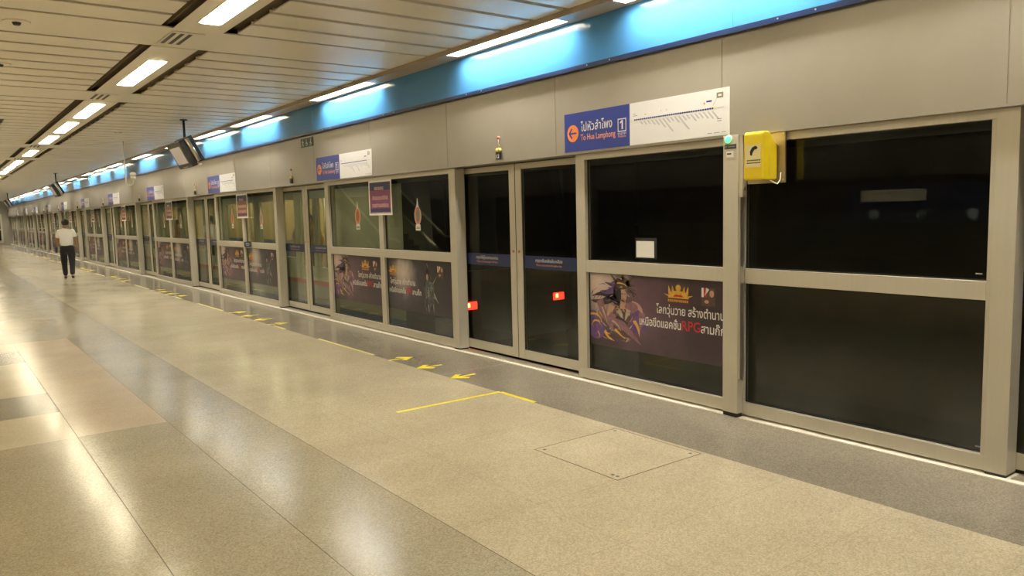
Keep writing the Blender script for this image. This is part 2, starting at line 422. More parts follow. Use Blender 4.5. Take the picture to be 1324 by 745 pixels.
# smoke detector
for (x, y), lb in (((.71, 7.80), 'round smoke detector in the solid ceiling band, upper left'), ((.72, 9.92), 'small ceiling sprinkler disc at the left frame edge')):
    t = thing('ceiling_detector', lb, 'smoke detector', (x, y, ZS)); g = MB(); g.tube((0, 0, -.008), (0, 0, 0), .1, .105, 24); g.build('base_plate', slat_m, t)
    g = MB(); g.tube((0, 0, -.03), (0, 0, -.008), .025, .035, 16); g.build('sensor', alu_d, t)
t = thing('ceiling_detector', 'small grey detector on the slats near the doors row, middle distance', 'smoke detector', (3.01, 16.5, ZS)); g = MB(); g.tube((0, 0, -.03), (0, 0, 0), .05, .07, 20); g.build('base_plate', slat_m, t)

# ---------------------------------------------------------------- platform screen: fixed bays, posts, door leaves
Z0, ZT = .022, 2.10
def pane_frame(mb, y0, y1, post=False):
    pass
def make_fixed():
    """local y: 0 = left/far end corner next to the door frame side... spans -3.53..0 (0 at far end)"""
    t = thing('glazed_screen', '', 'glass screen', (XF, 0, 0), 'fixed glazed screens of the platform wall')
    W_ = 3.53                    # from y=0 (near post side) to y=W_ (door side, far)
    g = MB(); d = .07
    g.box(0, d, 0, W_, Z0, .113, .002); g.box(0, d, 0, W_, 2.045, ZT, .002)
    g.box(0, d, 0, .025, .1135, 2.0445, .002); g.box(0, d, W_-.12, W_, .1135, 2.0445, .002)
    g.build('frame', alu, t)
    g = MB(); g.box(.003, d-.003, .026, W_-.1205, 1.02, 1.13, .002); g.build('middle_rail', alu, t)
    g = MB(); g.box(.001, d-.001, 1.68, 1.80, .114, 1.0195, .002); g.box(.001, d-.001, 1.68, 1.80, 1.1305, 2.044, .002); g.build('mullion', alu, t)
    for (a, b) in ((.026, 1.679), (1.801, W_-.121)):
        for (z0, z1) in ((.114, 1.0195), (1.1305, 2.044)):
            g = MB(); g.box(.045, .053, a, b, z0, z1); g.build('glass_pane', glass, t)
            g = MB(); e = .008
            g.box(.036, .044, a, a+e, z0, z1); g.box(.036, .044, b-e, b, z0, z1); g.box(.036, .044, a+e, b-e, z0, z0+e); g.box(.036, .044, a+e, b-e, z1-e, z1)
            g.build('gasket', black, t)
    return t
fx = make_fixed()
for k in range(0, 12):
    t = fx if k == 0 else copy_tree(fx)
    t.location = (XF, C[k]+.12, 0)
    t['label'] = ['fixed glazed screen with the yellow phone box and thick post, at right', 'fixed glazed screen with a purple notice, left of the open dark door', 'fixed glazed screen with the brown notice, second along from the phone'][k] if k < 3 else 'fixed glazed screen with two posters, %s along from the yellow phone' % ORD[k]
def make_post():
    t = thing('screen_post', '', 'post', (XF, 0, 0), 'posts beside the platform doors')
    g = MB(); g.box(-.008, .125, .0, .1195, .022, ZT-.001, .003); g.build('post_casing', alu, t)
    g = MB(); g.box(-.004, .12, .004, .115, .0065, .022); g.build('post_foot', black, t)
    return t
pp = make_post()
for k in range(0, 13):
    if C[k] > YE-.3: break
    t = pp if k == 0 else copy_tree(pp)
    t.location = (XF, C[k], 0)
    t['label'] = 'aluminium door post at the right picture edge' if k == 0 else 'aluminium door post, %s one to the left of the yellow phone' % ORD[k-1].replace('nearest', 'first')
def make_leaf(side):
    # side +1: far leaf (left in view), -1: near leaf; local y=0 at the meeting line
    s = side; t = thing('sliding_door', '', 'sliding door', (XD, 0, 0), 'sliding platform doors')
    a, b = s*.006, s*1.10
    g = MB(); d = .04
    g.box(0, d, a, s*.105, .03, 2.09, .002); g.box(0, d, s*1.02, b, .03, 2.09, .002)
    g.box(.001, d-.001, s*.1055, s*1.0195, .03, .128, .002); g.box(.001, d-.001, s*.1055, s*1.0195, 2.03, 2.09, .002)
    g.build('door_frame', alu, t)
    g = MB(); g.box(.018, .026, s*.106, s*1.019, .1285, 2.0295); g.build('glass_pane', glass, t)
    g = MB(); e = .01
    g.box(.008, .017, s*.106, s*.116, .1285, 2.0295); g.box(.008, .017, s*1.009, s*1.019, .1285, 2.0295); g.box(.008, .017, s*.117, s*1.008, .1285, .138); g.box(.008, .017, s*.117, s*1.008, 2.02, 2.0295)
    g.build('gasket', black, t)
    g = MB(); g.box(.002, d-.002, s*.0005, s*.0055, .03, 2.09); g.build('rubber_edge', black, t)
    g = MB(); g.box(.012, .017, s*.12, s*1.005, 1.0, 1.13); b_ = g.build('warning_band', navy, t)
    b_['label'] = 'navy band with white and orange lettering'
    # lettering
    s0 = -.56*1 if s > 0 else .52   # viewer-right coordinate of the text centre
    th, en = ('กรุณาให้ผู้โดยสารออกก่อน', 'Please let passengers off first') if s > 0 else ('กรุณายืนหลังเส้นเหลือง', 'Please stand behind the yellow line')
    for (tx, sz, z, mt_, wd) in ((th, .045, 1.07, white, .42), (en, .03, 1.03, mat('orange_letter', (.8, .3, .15), .5), .40)):
        me = text_mesh(tx, sz, 'CENTER', wd)
        for v in me.vertices: v.co = Vector((.0112, -(s0+v.co.x), z+v.co.y))
        me.materials.clear(); me.materials.append(mt_); link('lettering', me, b_)
    if True:
        g = MB(); g.tube((-.004, s*.05, 1.17), (.0, s*.05, 1.17), .016, n=16); g.build('lock', mat('brass_lock', (.5, .2, .1), .3, .8), t)
    return t
lf, ln = make_leaf(1), make_leaf(-1)
for k in range(0, 12):
    ym = C[k]-.945
    for q, (pr, nm) in enumerate(((lf, 'far'), (ln, 'near'))):
        t = pr if k == 1 else copy_tree(pr)
        t.location = (XD, ym, 0)
        t['label'] = '%s glass sliding leaf of the %s' % (nm, ['doorway past the right picture edge', 'dark doorway with red lights behind, left of the phone'][k] if k < 2 else '%s doorway along from the phone' % ORD[k-1])
# header above door openings (dark recess)
mb = MB(); mb.box(XD+.05, 4.995, -12, YE, 2.0, 2.1)
structure('trim_door_header', mb, alu_d)
# the thick post with the phone
t = thing('phone_post', 'thick square aluminium post carrying green lamp, beside the yellow phone', 'post', (4.735, 3.53, 0))
g = MB(); g.box(0, .063, 0, .135, .035, 2.112, .004); g.build('post_casing', alu, t)
g = MB(); g.box(.002, .06, .004, .13, .0065, .035); g.build('post_foot', black, t)
g = MB(); g.box(.012, .062, -.012, -.0005, .3, 1.66, .001); g.build('cable_duct', steel, t)
g = MB(); g.box(.01, .06, -.03, -.0005, 1.66, 2.10, .001); g.build('side_box', alu, t)
g = MB(); g.tube((.03, -.031, 1.72), (.03, -.036, 1.72), .012, n=14); g.build('lock', steel, t)
g = MB()
g.box(-.003, -.0005, .018, .122, 2.012, 2.046); g.build('name_plate', alu_d, t)
g = MB(); g.box(-.003, -.0005, .04, .105, 1.952, 1.997); g.build('white_tag', white, t)
g = MB(); g.box(-.0036, -.0031, .06, .098, 1.972, 1.982); g.build('tag_mark', black, t)
g = MB(); g.box(-.0036, -.0031, .102, .116, 2.02, 2.038); g.box(-.0036, -.0031, .03, .09, 2.026, 2.032); g.build('plate_mark', mat('plate_mark', (.2, .2, .17), .5), t)
t = thing('signal_lamp', 'small glowing green lamp at the top of the thick post', 'signal lamp', (4.734, 3.615, 2.082))
g = MB(); g.tube((-.006, 0, 0), (0, 0, 0), .03, .034, 20); g.build('bezel', whitep, t)
g = MB(); g.ball((-.008, 0, 0), .024, 16, (.7, 1, 1)); g.build('lens', mat('green_glow', (.1, .9, .3), .4, emit=((.03, .9, .16), 2.6)), t)

# phone
t = thing('phone_box', 'yellow emergency phone box mounted beside the thick post', 'phone', (4.60, 3.30, 1.77))
g = MB()
prof = [(0, 0), (0, .335), (.03, .352), (.045, .354), (.155, .20), (.155, 0)]      # (x, z) front at x=0
bm_ = g.bm
g.prism([(a, -.075, b) for a, b in [(0, .012), (0, .32), (.012, .335), (.07, .335), (.165, .235), (.165, .012), (.153, 0), (.012, 0)]], (0, .16, 0))
bmesh.ops.bevel(g.bm, geom=[e for e in g.bm.edges], offset=.010, segments=3, affect='EDGES', profile=.5)
for q in g.bm.faces: q.smooth = False
g.build('housing', yellow, t)
g = MB(); g.box(-.002, -.0005, -.055, .068, .09, .245, .0005); lb_ = g.build('label_plate', mat('pale_yellow_label', (.75, .66, .35), .5), t)
g = MB()
hp = [(-.03, -.03), (-.012, -.036), (-.006, -.012), (.012, .012), (.034, .014), (.04, .032), (.018, .043), (-.012, .03), (-.032, 0)]
flat(g, [(a*.85, b*.85+.2) for a, b in hp], 0.0022); g.build('handset_mark', black, lb_).location = (0, .004, 0)
g = MB()
for z_ in (.134, .116): 
    for q in range(7): rect(g, -.055+.016*q, -.043+.016*q, z_, z_+.007, .0022)
g.build('label_lettering', black, lb_)
g = MB(); g.box(.06, .14, -.0775, -.075, .03, .17, .0005); g.build('side_door', yellow, t)
g = MB(); g.path([(.1, -.06, .0), (.11, -.09, -.02), (.13, -.10, -.028), (.155, -.105, -.0), (.17, -.1, .05)], .0045); g.build('cable', whitep, t)
t = thing('mounting_plate', 'grey metal backing plate behind the yellow phone box', 'metal plate', (4.776, 3.22, 1.75))
g = MB(); g.box(0, .012, -.05, .26, 0, .36, .002); g.build('plate', mat('plate_metal', (.40, .33, .22), .35, .6), t)
g = MB()
for yy, zz in ((-.035, .02), (-.035, .34)): g.tube((-.004, yy, zz), (0, yy, zz), .006, n=10)
g.build('screw', steel, t)

# ---------------------------------------------------------------- printed sheets on the screens
def grad_print(name, base, glow, gpos, gr, tint, tpos, tr, seed=0):
    mt = bpy.data.materials.new(name); mt.use_nodes = True; nt = mt.node_tree; N = nt.nodes; L = nt.links; b = N['Principled BSDF']
    b.inputs['Roughness'].default_value = .35
    tc = N.new('ShaderNodeTexCoord'); nz = N.new('ShaderNodeTexNoise'); nz.inputs['Scale'].default_value = 5; nz.inputs['Detail'].default_value = 6
    mp = N.new('ShaderNodeMapping'); mp.inputs['Location'].default_value = (seed, seed, seed); L.new(tc.outputs['Object'], mp.inputs[0]); L.new(mp.outputs[0], nz.inputs['Vector'])
    last = None
    def spot(pos, rad):
        d = N.new('ShaderNodeVectorMath'); d.operation = 'DISTANCE'; d.inputs[1].default_value = pos; L.new(tc.outputs['Object'], d.inputs[0])
        a = N.new('ShaderNodeMath'); a.operation = 'MULTIPLY_ADD'; L.new(nz.outputs['Fac'], a.inputs[0]); a.inputs[1].default_value = rad*.9; L.new(d.outputs['Value'], a.inputs[2])
        r_ = N.new('ShaderNodeMapRange'); r_.interpolation_type = 'SMOOTHSTEP'; r_.inputs[1].default_value = rad*.35; r_.inputs[2].default_value = rad*1.6; r_.inputs[3].default_value = 1; r_.inputs[4].default_value = 0
        L.new(a.outputs[0], r_.inputs[0]); return r_.outputs[0]
    m1 = N.new('ShaderNodeMix'); m1.data_type = 'RGBA'; m1.inputs['A'].default_value = (*base, 1); m1.inputs['B'].default_value = (*tint, 1); L.new(spot(tpos, tr), m1.inputs['Factor'])
    m2 = N.new('ShaderNodeMix'); m2.data_type = 'RGBA'; L.new(m1.outputs['Result'], m2.inputs['A']); m2.inputs['B'].default_value = (*glow, 1); L.new(spot(gpos, gr), m2.inputs['Factor'])
    L.new(m2.outputs['Result'], b.inputs['Base Color']); MATS[name] = mt; return mt
pr_a = grad_print('storm_print_plum', (.045, .028, .036), (.62, .50, .46), W(.12, .60), .40, (.15, .085, .12), W(.60, .40), .60, 2)
pr_b = grad_print('storm_print_grey', (.035, .028, .034), (.60, .52, .48), W(.42, .50), .32, (.10, .085, .11), W(.45, .45), .60, 5)
NP = (26, .55, (1, 1, 1))
M_hair = mat('print_dark_hair', (.03, .022, .035), .4, noise=NP); M_skin = mat('print_skin', (.46, .28, .21), .4, noise=(20, .2, (1, 1, 1))); M_pur = mat('print_purple', (.12, .06, .20), .4, noise=NP)
M_mag = mat('print_magenta', (.24, .12, .15), .4, noise=NP); M_gold = mat('print_gold', (.62, .36, .05), .4, noise=(40, .45, (1, 1, 1))); M_cream = mat('print_cream', (.42, .34, .27), .4, noise=NP)
M_arm = mat('print_armour', (.07, .075, .08), .4, noise=NP); M_silver = mat('print_silver', (.28, .30, .29), .4, noise=NP); M_red = mat('print_red', (.50, .025, .025), .4)
M_teal = mat('print_teal', (.08, .12, .12), .4, noise=NP); M_brown = mat('print_brown', (.09, .055, .045), .4, noise=NP)
def art_polys(parent, items, name='figure_print'):
    g = MB(); ms = []
    for i, (mt_, polys) in enumerate(items):
        g.mi = len(ms); ms.append(mt_)
        for p in polys: flat(g, p, .0009+.00016*i, .0001)
    g.build(name, ms, parent)
def ell(cs, ct, a, b, n=16, rot=0):
    return [(cs+a*math.cos(t)*math.cos(rot)-b*math.sin(t)*math.sin(rot), ct+a*math.cos(t)*math.sin(rot)+b*math.sin(t)*math.cos(rot)) for t in [2*math.pi*i/n for i in range(n)]]
def blade(p0, p1, w0, bend=0, n=8):
    p0, p1 = Vector(p0), Vector(p1); d = p1-p0; nn = Vector((-d.y, d.x)).normalized(); L_, R_ = [], []
    for i in range(n+1):
        t = i/n; c = p0+d*t+nn*bend*math.sin(math.pi*t); w_ = w0*(1-t)**.7/2+.0006
        L_.append(c+nn*w_); R_.append(c-nn*w_)
    return L_+R_[::-1]
def emblem(parent, s, t, k=1):
    g = MB(); d = .003
    disc(g, s, t+.055*k, .028*k, d, 16)
    for x in (-.09, -.055, .055, .09): flat(g, blade((s+x*k, t), (s+x*1.15*k, t+.07*k), .028*k), d)
    flat(g, blade((s, t+.01*k), (s-.15*k, t+.0*k), .035*k, .02*k), d); flat(g, blade((s, t+.01*k), (s+.15*k, t+.0*k), .035*k, -.02*k), d)
    flat(g, [(s-.11*k, t-.03*k), (s+.11*k, t-.03*k), (s+.07*k, t+.03*k), (s-.07*k, t+.03*k)], d)
    g.build('emblem', M_gold, parent)
    g = MB()
    for i in range(11): rect(g, s-.11*k+.02*k*i, s-.096*k+.02*k*i, t-.062*k, t-.042*k, d)
    g.build('emblem_lettering', mat('print_ochre', (.6, .25, .03), .4), parent)
    g = MB(); flat(g, [(s-.06*k, t-.018*k), (s+.06*k, t-.018*k), (s+.03*k, t+.0*k), (s-.03*k, t+.0*k)], .0036); g.build('emblem_red_wedge', M_red, parent)  # red wedge printed over the gold emblem
def make_poster(kind):
    """origin: top-left corner (seen), 1.58 wide, .66 high"""
    W_, H_ = 1.58, .665
    t = thing('wall_poster', '', 'poster', (0, 0, 0), 'game posters on the lower panes')
    g = MB(); rect(g, 0, W_, -H_, 0, 0, .0008); g.build('poster_sheet', pr_a if kind == 'w' else pr_b, t).location = (0, 0, 0)
    o = t.children[0]
    # object coords of the gradient: t from 0 (bottom) so shift the mesh instead
    for v in o.data.vertices: v.co.z += H_
    o.location = (0, 0, -H_)
    def Q(pts, kx=1.0): return [(a*kx, b-H_) for a, b in pts]
    if kind == 'w':
        K = .635                          # figure drawn on a .95 x 1 field, scaled
        def F(pts): return [(a*.80, b*K+.03-H_) for a, b in pts]
        items = [
            (M_hair, [F(blade((.42, .72), (.0, .60), .15, .06)), F(blade((.40, .66), (.02, .66), .10, -.05)), F(ell(.44, .72, .11, .16)), F(blade((.5, .6), (.25, .35), .16, .05))]),
            (M_pur, [F(blade((.38, .78), (.16, .74), .10, .02)), F(blade((.40, .84), (.24, .88), .06)), F(ell(.10, .20, .14, .16)), F(ell(.72, .42, .15, .24, rot=.3)), F(ell(.05, .36, .08, .10))]),
            (M_brown, [F(ell(.52, .88, .12, .09)), F(blade((.46, .86), (.34, 1.0), .05)), F(blade((.52, .92), (.54, 1.04), .05)), F(blade((.58, .88), (.70, .98), .05)), F(blade((.60, .80), (.74, .74), .07)), F(blade((.6, .86), (.72, .86), .05)), F([(.36, .52), (.50, .60), (.66, .50), (.62, .20), (.48, .08), (.38, .28)])]),
            (M_skin, [F(ell(.535, .71, .055, .085)), F([(.50, .66), (.57, .64), (.60, .52), (.48, .52)]), F(blade((.36, .56), (.26, .30), .10)), F(blade((.64, .60), (.84, .46), .12, .05))]),
            (M_mag, [F(blade((.16, .62), (.42, .16), .12, -.04)), F(blade((.30, .40), (.80, .05), .16, .03)), F(blade((.82, .5), (.78, .22), .10)), F(ell(.66, .56, .10, .07))]),
            (M_gold, [F(blade((.0, .40), (.20, .30), .04, .05)), F(blade((.16, .30), (.02, .22), .035, -.05)), F(blade((.44, .88), (.60, .84), .025, .02)), F(blade((.70, .38), (.78, .16), .05, .02)), F(blade((.40, .22), (.56, .10), .04)), F(blade((.24, .18), (.40, .05), .05, -.03))]),
            (M_cream, [F(blade((.46, .50), (.54, .36), .07)), F(blade((.62, .52), (.56, .36), .07)), F(blade((.20, .52), (.28, .30), .03)), F(blade((.50, .78), (.58, .80), .02)), F(blade((.36, .34), (.50, .20), .03, .02))]),
            (M_hair, [F(blade((.51, .735), (.545, .735), .012)), F(blade((.555, .735), (.58, .735), .010)), F(blade((.47, .80), (.46, .55), .06, .02)), F(blade((.42, .40), (.62, .30), .05, .02))]),
            (M_red, [F(blade((.53, .665), (.565, .665), .014))]),
        ]
        rnd = random.Random(11); st = {i: [] for i in range(6)}
        for q in range(230):
            a, b = rnd.gauss(.40, .20), rnd.gauss(.42, .27)
            if not (.02 < a < .86 and .02 < b < .98): continue
            ang = math.atan2(b-.45, a-.42)+math.pi/2+rnd.uniform(-.5, .5); l = rnd.uniform(.03, .11)
            ci = (0 if b > .62 else rnd.choice((1, 2, 2, 3, 4, 5, 0))) if rnd.random() < .8 else rnd.choice((2, 4))
            st[ci].append(F(blade((a, b), (a+l*math.cos(ang), b+l*math.sin(ang)), rnd.uniform(.006, .02), rnd.uniform(-.01, .01), 4)))
        items = items[:3]+[(c, st[i]) for i, c in enumerate((M_hair, M_pur, M_mag, M_gold, M_cream, M_brown)) if st[i]]+items[3:]
        art_polys(t, items)
        ex, lx = 1.02, .76
        emblem(t, ex+.04, -.13, 1.0)
        sm = 1.25
        lines = [(lx+.12, -.335, 'โลกวุ่นวาย สร้างตำนาน', .72), (lx-.10, -.45, 'เหนือขีดแอคชั่น', .50)]
        text('lettering', 'โลกวุ่นวาย สร้างตำนาน', .098, .82, -.30, .003, white, t, width=.70, bold=.0012)
        text('lettering', 'เหนือขีดแอคชั่น', .098, .62, -.42, .003, white, t, width=.46, bold=.0012)
        text('red_lettering', 'RPG', .115, 1.09, -.42, .003, M_red, t, width=.19, bold=.001)
        text('lettering', 'สามก๊ก', .098, 1.29, -.42, .003, white, t, width=.235, bold=.0012)
        px = 1.30
    else:
        K = .66
        def F(pts): return [(a*K+.88, b*K+.0-H_) for a, b in pts]
        items = [
            (M_hair, [F(ell(.22, .74, .09, .11)), F(blade((.22, .78), (.18, 1.0), .06)), F([(.08, .62), (.30, .68), (.42, .56), (.40, .12), (.26, .04), (.10, .20)])]),
            (M_arm, [F(ell(.30, .54, .17, .10, rot=-.4)), F(blade((.14, .50), (.08, .10), .12, .02)), F(blade((.34, .42), (.44, .02), .12, .02)), F(blade((.26, .4), (.26, .02), .14))]),
            (M_skin, [F(ell(.21, .70, .04, .06)), F(blade((.45, .36), (.56, .26), .05))]),
            (M_silver, [F(blade((.36, .54), (.56, .74), .025)), F(blade((.20, .96), (.26, .86), .02)), F(blade((.30, .60), (.42, .48), .06)), F(blade((.22, .46), (.28, .36), .05)), F(blade((.44, .40), (.60, .22), .035)), F(blade((.22, .18), (.25, .03), .04)), F(blade((.40, .20), (.42, .05), .03))]),
            (M_teal, [F(ell(.36, .56, .07, .045)), F(blade((.18, .58), (.14, .34), .06))]),
            (M_cream, [F(blade((.20, .42), (.30, .34), .04)), F(blade((.22, .36), (.30, .28), .025))]),
        ]
        rnd = random.Random(5); st = {i: [] for i in range(5)}
        for q in range(150):
            a, b = rnd.gauss(.27, .11), rnd.gauss(.36, .22)
            if not (.02 < a < .62 and .02 < b < .95): continue
            ang = math.pi/2+rnd.uniform(-.7, .7); l = rnd.uniform(.03, .10)
            st[rnd.choice((0, 0, 1, 1, 2, 3, 4))].append(F(blade((a, b), (a+l*math.cos(ang), b+l*math.sin(ang)), rnd.uniform(.005, .016), rnd.uniform(-.01, .01), 4)))
        items = items+[(c, st[i]) for i, c in enumerate((M_hair, M_arm, M_silver, M_teal, M_brown)) if st[i]]
        art_polys(t, items)
        emblem(t, .15, -.16, .9)
        text('lettering', 'โลกวุ่นวาย สร้างตำนาน', .092, .06, -.33, .003, white, t, width=.66, bold=.0012)
        text('lettering', 'เหนือขีดแอคชั่น', .092, .02, -.445, .003, white, t, width=.44, bold=.0012)
        text('red_lettering', 'RPG', .11, .47, -.445, .003, M_red, t, width=.16, bold=.001)
        text('lettering', 'สามก๊ก', .092, .64, -.445, .003, white, t, width=.22, bold=.0012)
        px = 1.27
    # small inset picture beside the emblem
    g = MB(); rect(g, px, px+.135, -.20, -.055, .003); ip = g.build('inset_picture', M_brown, t)
    g = MB(); rect(g, px, px+.02, -.13, -.056, .0036); flat(g, blade((px+.06, -.06), (px+.03, -.12), .03), .0036); g.build('inset_white', white, ip)
    g = MB(); rect(g, px+.022, px+.05, -.13, -.056, .0036); g.build('inset_red', M_red, ip)
    g = MB(); flat(g, ell(px+.10, -.10, .022, .028), .0036); flat(g, ell(px+.05, -.165, .022, .014), .0036); g.build('inset_face', M_skin, ip)
    return t
pw, pm = make_poster('w'), make_poster('m')
XP = XF+.0445
firstw = firstm = True
for k in range(0, 12):
    far = C[k]+.12+3.53-.128; mid = C[k]+.12+1.80; near = C[k]+.12+1.672
    if k > 0 or True:
        t = pw if firstw else copy_tree(pw); firstw = False
        t.location = (XP, far, 1.012)
        t['label'] = 'purple woman warrior poster in the lower pane beside the yellow phone' if k == 0 else 'purple woman warrior poster, %s one along from the yellow phone' % ORD[k]
    if k > 0:
        t = pm if firstm else copy_tree(pm); firstm = False
        t.location = (XP, near, 1.012)
        t['label'] = 'grey armoured warrior poster in a lower pane, %s one along from the phone' % ORD[k-1].replace('nearest', 'first')
# white square
t = thing('white_sticker', 'blank white square sheet stuck on the dark pane left of the phone', 'sticker', (XP, 4.66, 1.175))
g = MB(); rect(g, 0, .205, 0, .14, 0, .0008); g.build('sheet', white, t)
g = MB(); rect(g, -.012, .235, -.01, .165, -.0006, .0004); g.build('backing', black, t)
# glass maker marks
for i, (yy, zz, lb) in enumerate(((1.95, 1.165, 'tiny printed mark in the lower corner of the upper dark pane'), (1.92, .14, 'tiny printed mark in the lower corner of the bottom dark pane'))):
    g = MB(); rect(g, 0, .035, 0, .008, 0); o = g.build('glass_mark', mat('etched_mark', (.35, .35, .33), .5)); o.location = (XP, yy, zz); tag(o, lb, 'mark')
# purple / brown notices on the mullions
def make_notice(kind):
    t = thing('notice_sheet', '', 'notice', (0, 0, 0), 'framed notices on the centre mullions')
    W_, H_ = .64, .46
    g = MB()
    for a, b, c, d_ in ((0, W_, -.022, 0), (0, W_, -H_, -H_+.022), (0, .022, -H_+.022, -.022), (W_-.022, W_, -H_+.022, -.022)): rect(g, a, b, c, d_, 0, .008)
    g.build('frame', whitep, t)
    a, b, c = ((.03, .03, .10), (.22, .05, .13), (.03, .03, .12)) if kind == 0 else ((.035, .035, .09), (.24, .10, .04), (.10, .03, .05))
    mats_ = [mat('notice_top_%d' % kind, a), mat('notice_mid_%d' % kind, b), mat('notice_low_%d' % kind, c)]
    g = MB(); rect(g, .0225, W_-.0225, -.13, -.0225, 0, .004); g.mi = 1; rect(g, .0225, W_-.0225, -.37, -.1301, 0, .004); g.mi = 2; rect(g, .0225, W_-.0225, -H_+.0225, -.3701, 0, .004)
    g.build('sheet', mats_, t)
    lm = mat('notice_lettering', (.60, .42, .40), .5)
    g = MB(); rnd = random.Random(3)
    for (z_, h_, s0_, s1_) in ((-.085, .04, .16, .40), (-.21, .045, .09, .52), (-.31, .045, .09, .54), (-.42, .018, .05, .60)):
        s_ = s0_
        while s_ < s1_:
            w_ = h_*rnd.uniform(.35, .6); rect(g, s_, s_+h_*.13, z_-h_, z_, .0045); rect(g, s_+w_-h_*.13, s_+w_, z_-h_, z_, .0045)
            zz = z_ if rnd.random() < .6 else z_-h_+h_*.14
            rect(g, s_+h_*.14, s_+w_-h_*.14, zz-h_*.13, zz, .0045)
            if rnd.random() < .3: rect(g, s_+w_*.3, s_+w_*.7, z_+h_*.1, z_+h_*.25, .0045)
            s_ += w_+h_*.16
    g.build('lettering', lm, t)
    return t
n0, n1 = make_notice(0), make_notice(1)
lastn = {0: n0, 1: n1}; used = {0: False, 1: False}
for k in range(1, 9):
    kd = 0 if k == 1 else 1
    t = lastn[kd] if not used[kd] else copy_tree(lastn[kd]); used[kd] = True
    t.location = (XF-.001, C[k]+.12+2.04, 2.045)
    t['label'] = 'white framed purple notice with Thai lettering at the top of the mullion' if k == 1 else 'white framed brown and blue notice on a mullion, %s from the purple one' % ORD[k-1]
t = thing('rail_plaque', 'small navy plaque on the middle rail of the second screen left of the dark doorway', 'plaque', (XF-.002, 14.98, 1.035))
g = MB(); rect(g, 0, .42, 0, .10, 0, .003); g.build('panel', navy, t)
g = MB(); rect(g, .1, .32, .055, .068, .0031); rect(g, .13, .29, .03, .038, .0031); g.build('lettering', white, t)
# ornamental oval stickers
def make_tagst(inner):
    t = thing('oval_sticker', '', 'sticker', (0, 0, 0), 'ornate oval stickers on the upper panes')
    out = ell(0, .185, .082, .115, 24)
    g = MB(); flat(g, out, 0); flat(g, [(-.06, .0), (.06, .0), (.055, .075), (-.055, .075)], 0); flat(g, [(-.05, .27), (.05, .27), (.028, .30), (.016, .34), (.007, .40), (-.007, .40), (-.016, .34), (-.028, .30)], 0); g.build('backing', white, t)
    g = MB(); disc(g, 0, .185, .072, .0009, 24, .105, rin=.22); g.build('ring', mat('print_vermilion', (.70, .13, .03), .4), t)
    g = MB(); flat(g, ell(0, .185, .052, .08, 20), .0009); g.build('inner_picture', inner, t)
    g = MB(); rect(g, -.045, .045, .018, .026, .0009); rect(g, -.04, .04, .034, .044, .0009); g.build('lettering', M_brown, t)
    return t
s0_, s1_ = make_tagst(mat('print_rust', (.36, .13, .03), .4)), make_tagst(mat('print_greygreen', (.20, .21, .17), .4))
u0 = u1 = False
for k in range(1, 9):
    yb = C[k]+.12
    t = s0_ if not u0 else copy_tree(s0_); u0 = True
    t.location = (XP, yb+2.52, 1.39); t['label'] = 'ornate oval sticker with rust-brown centre, %s from the phone' % ORD[k-1]
    t = s1_ if not u1 else copy_tree(s1_); u1 = True
    t.location = (XP, yb+.83, 1.385); t['label'] = 'ornate oval sticker with grey-green centre, %s from the phone' % ORD[k-1]

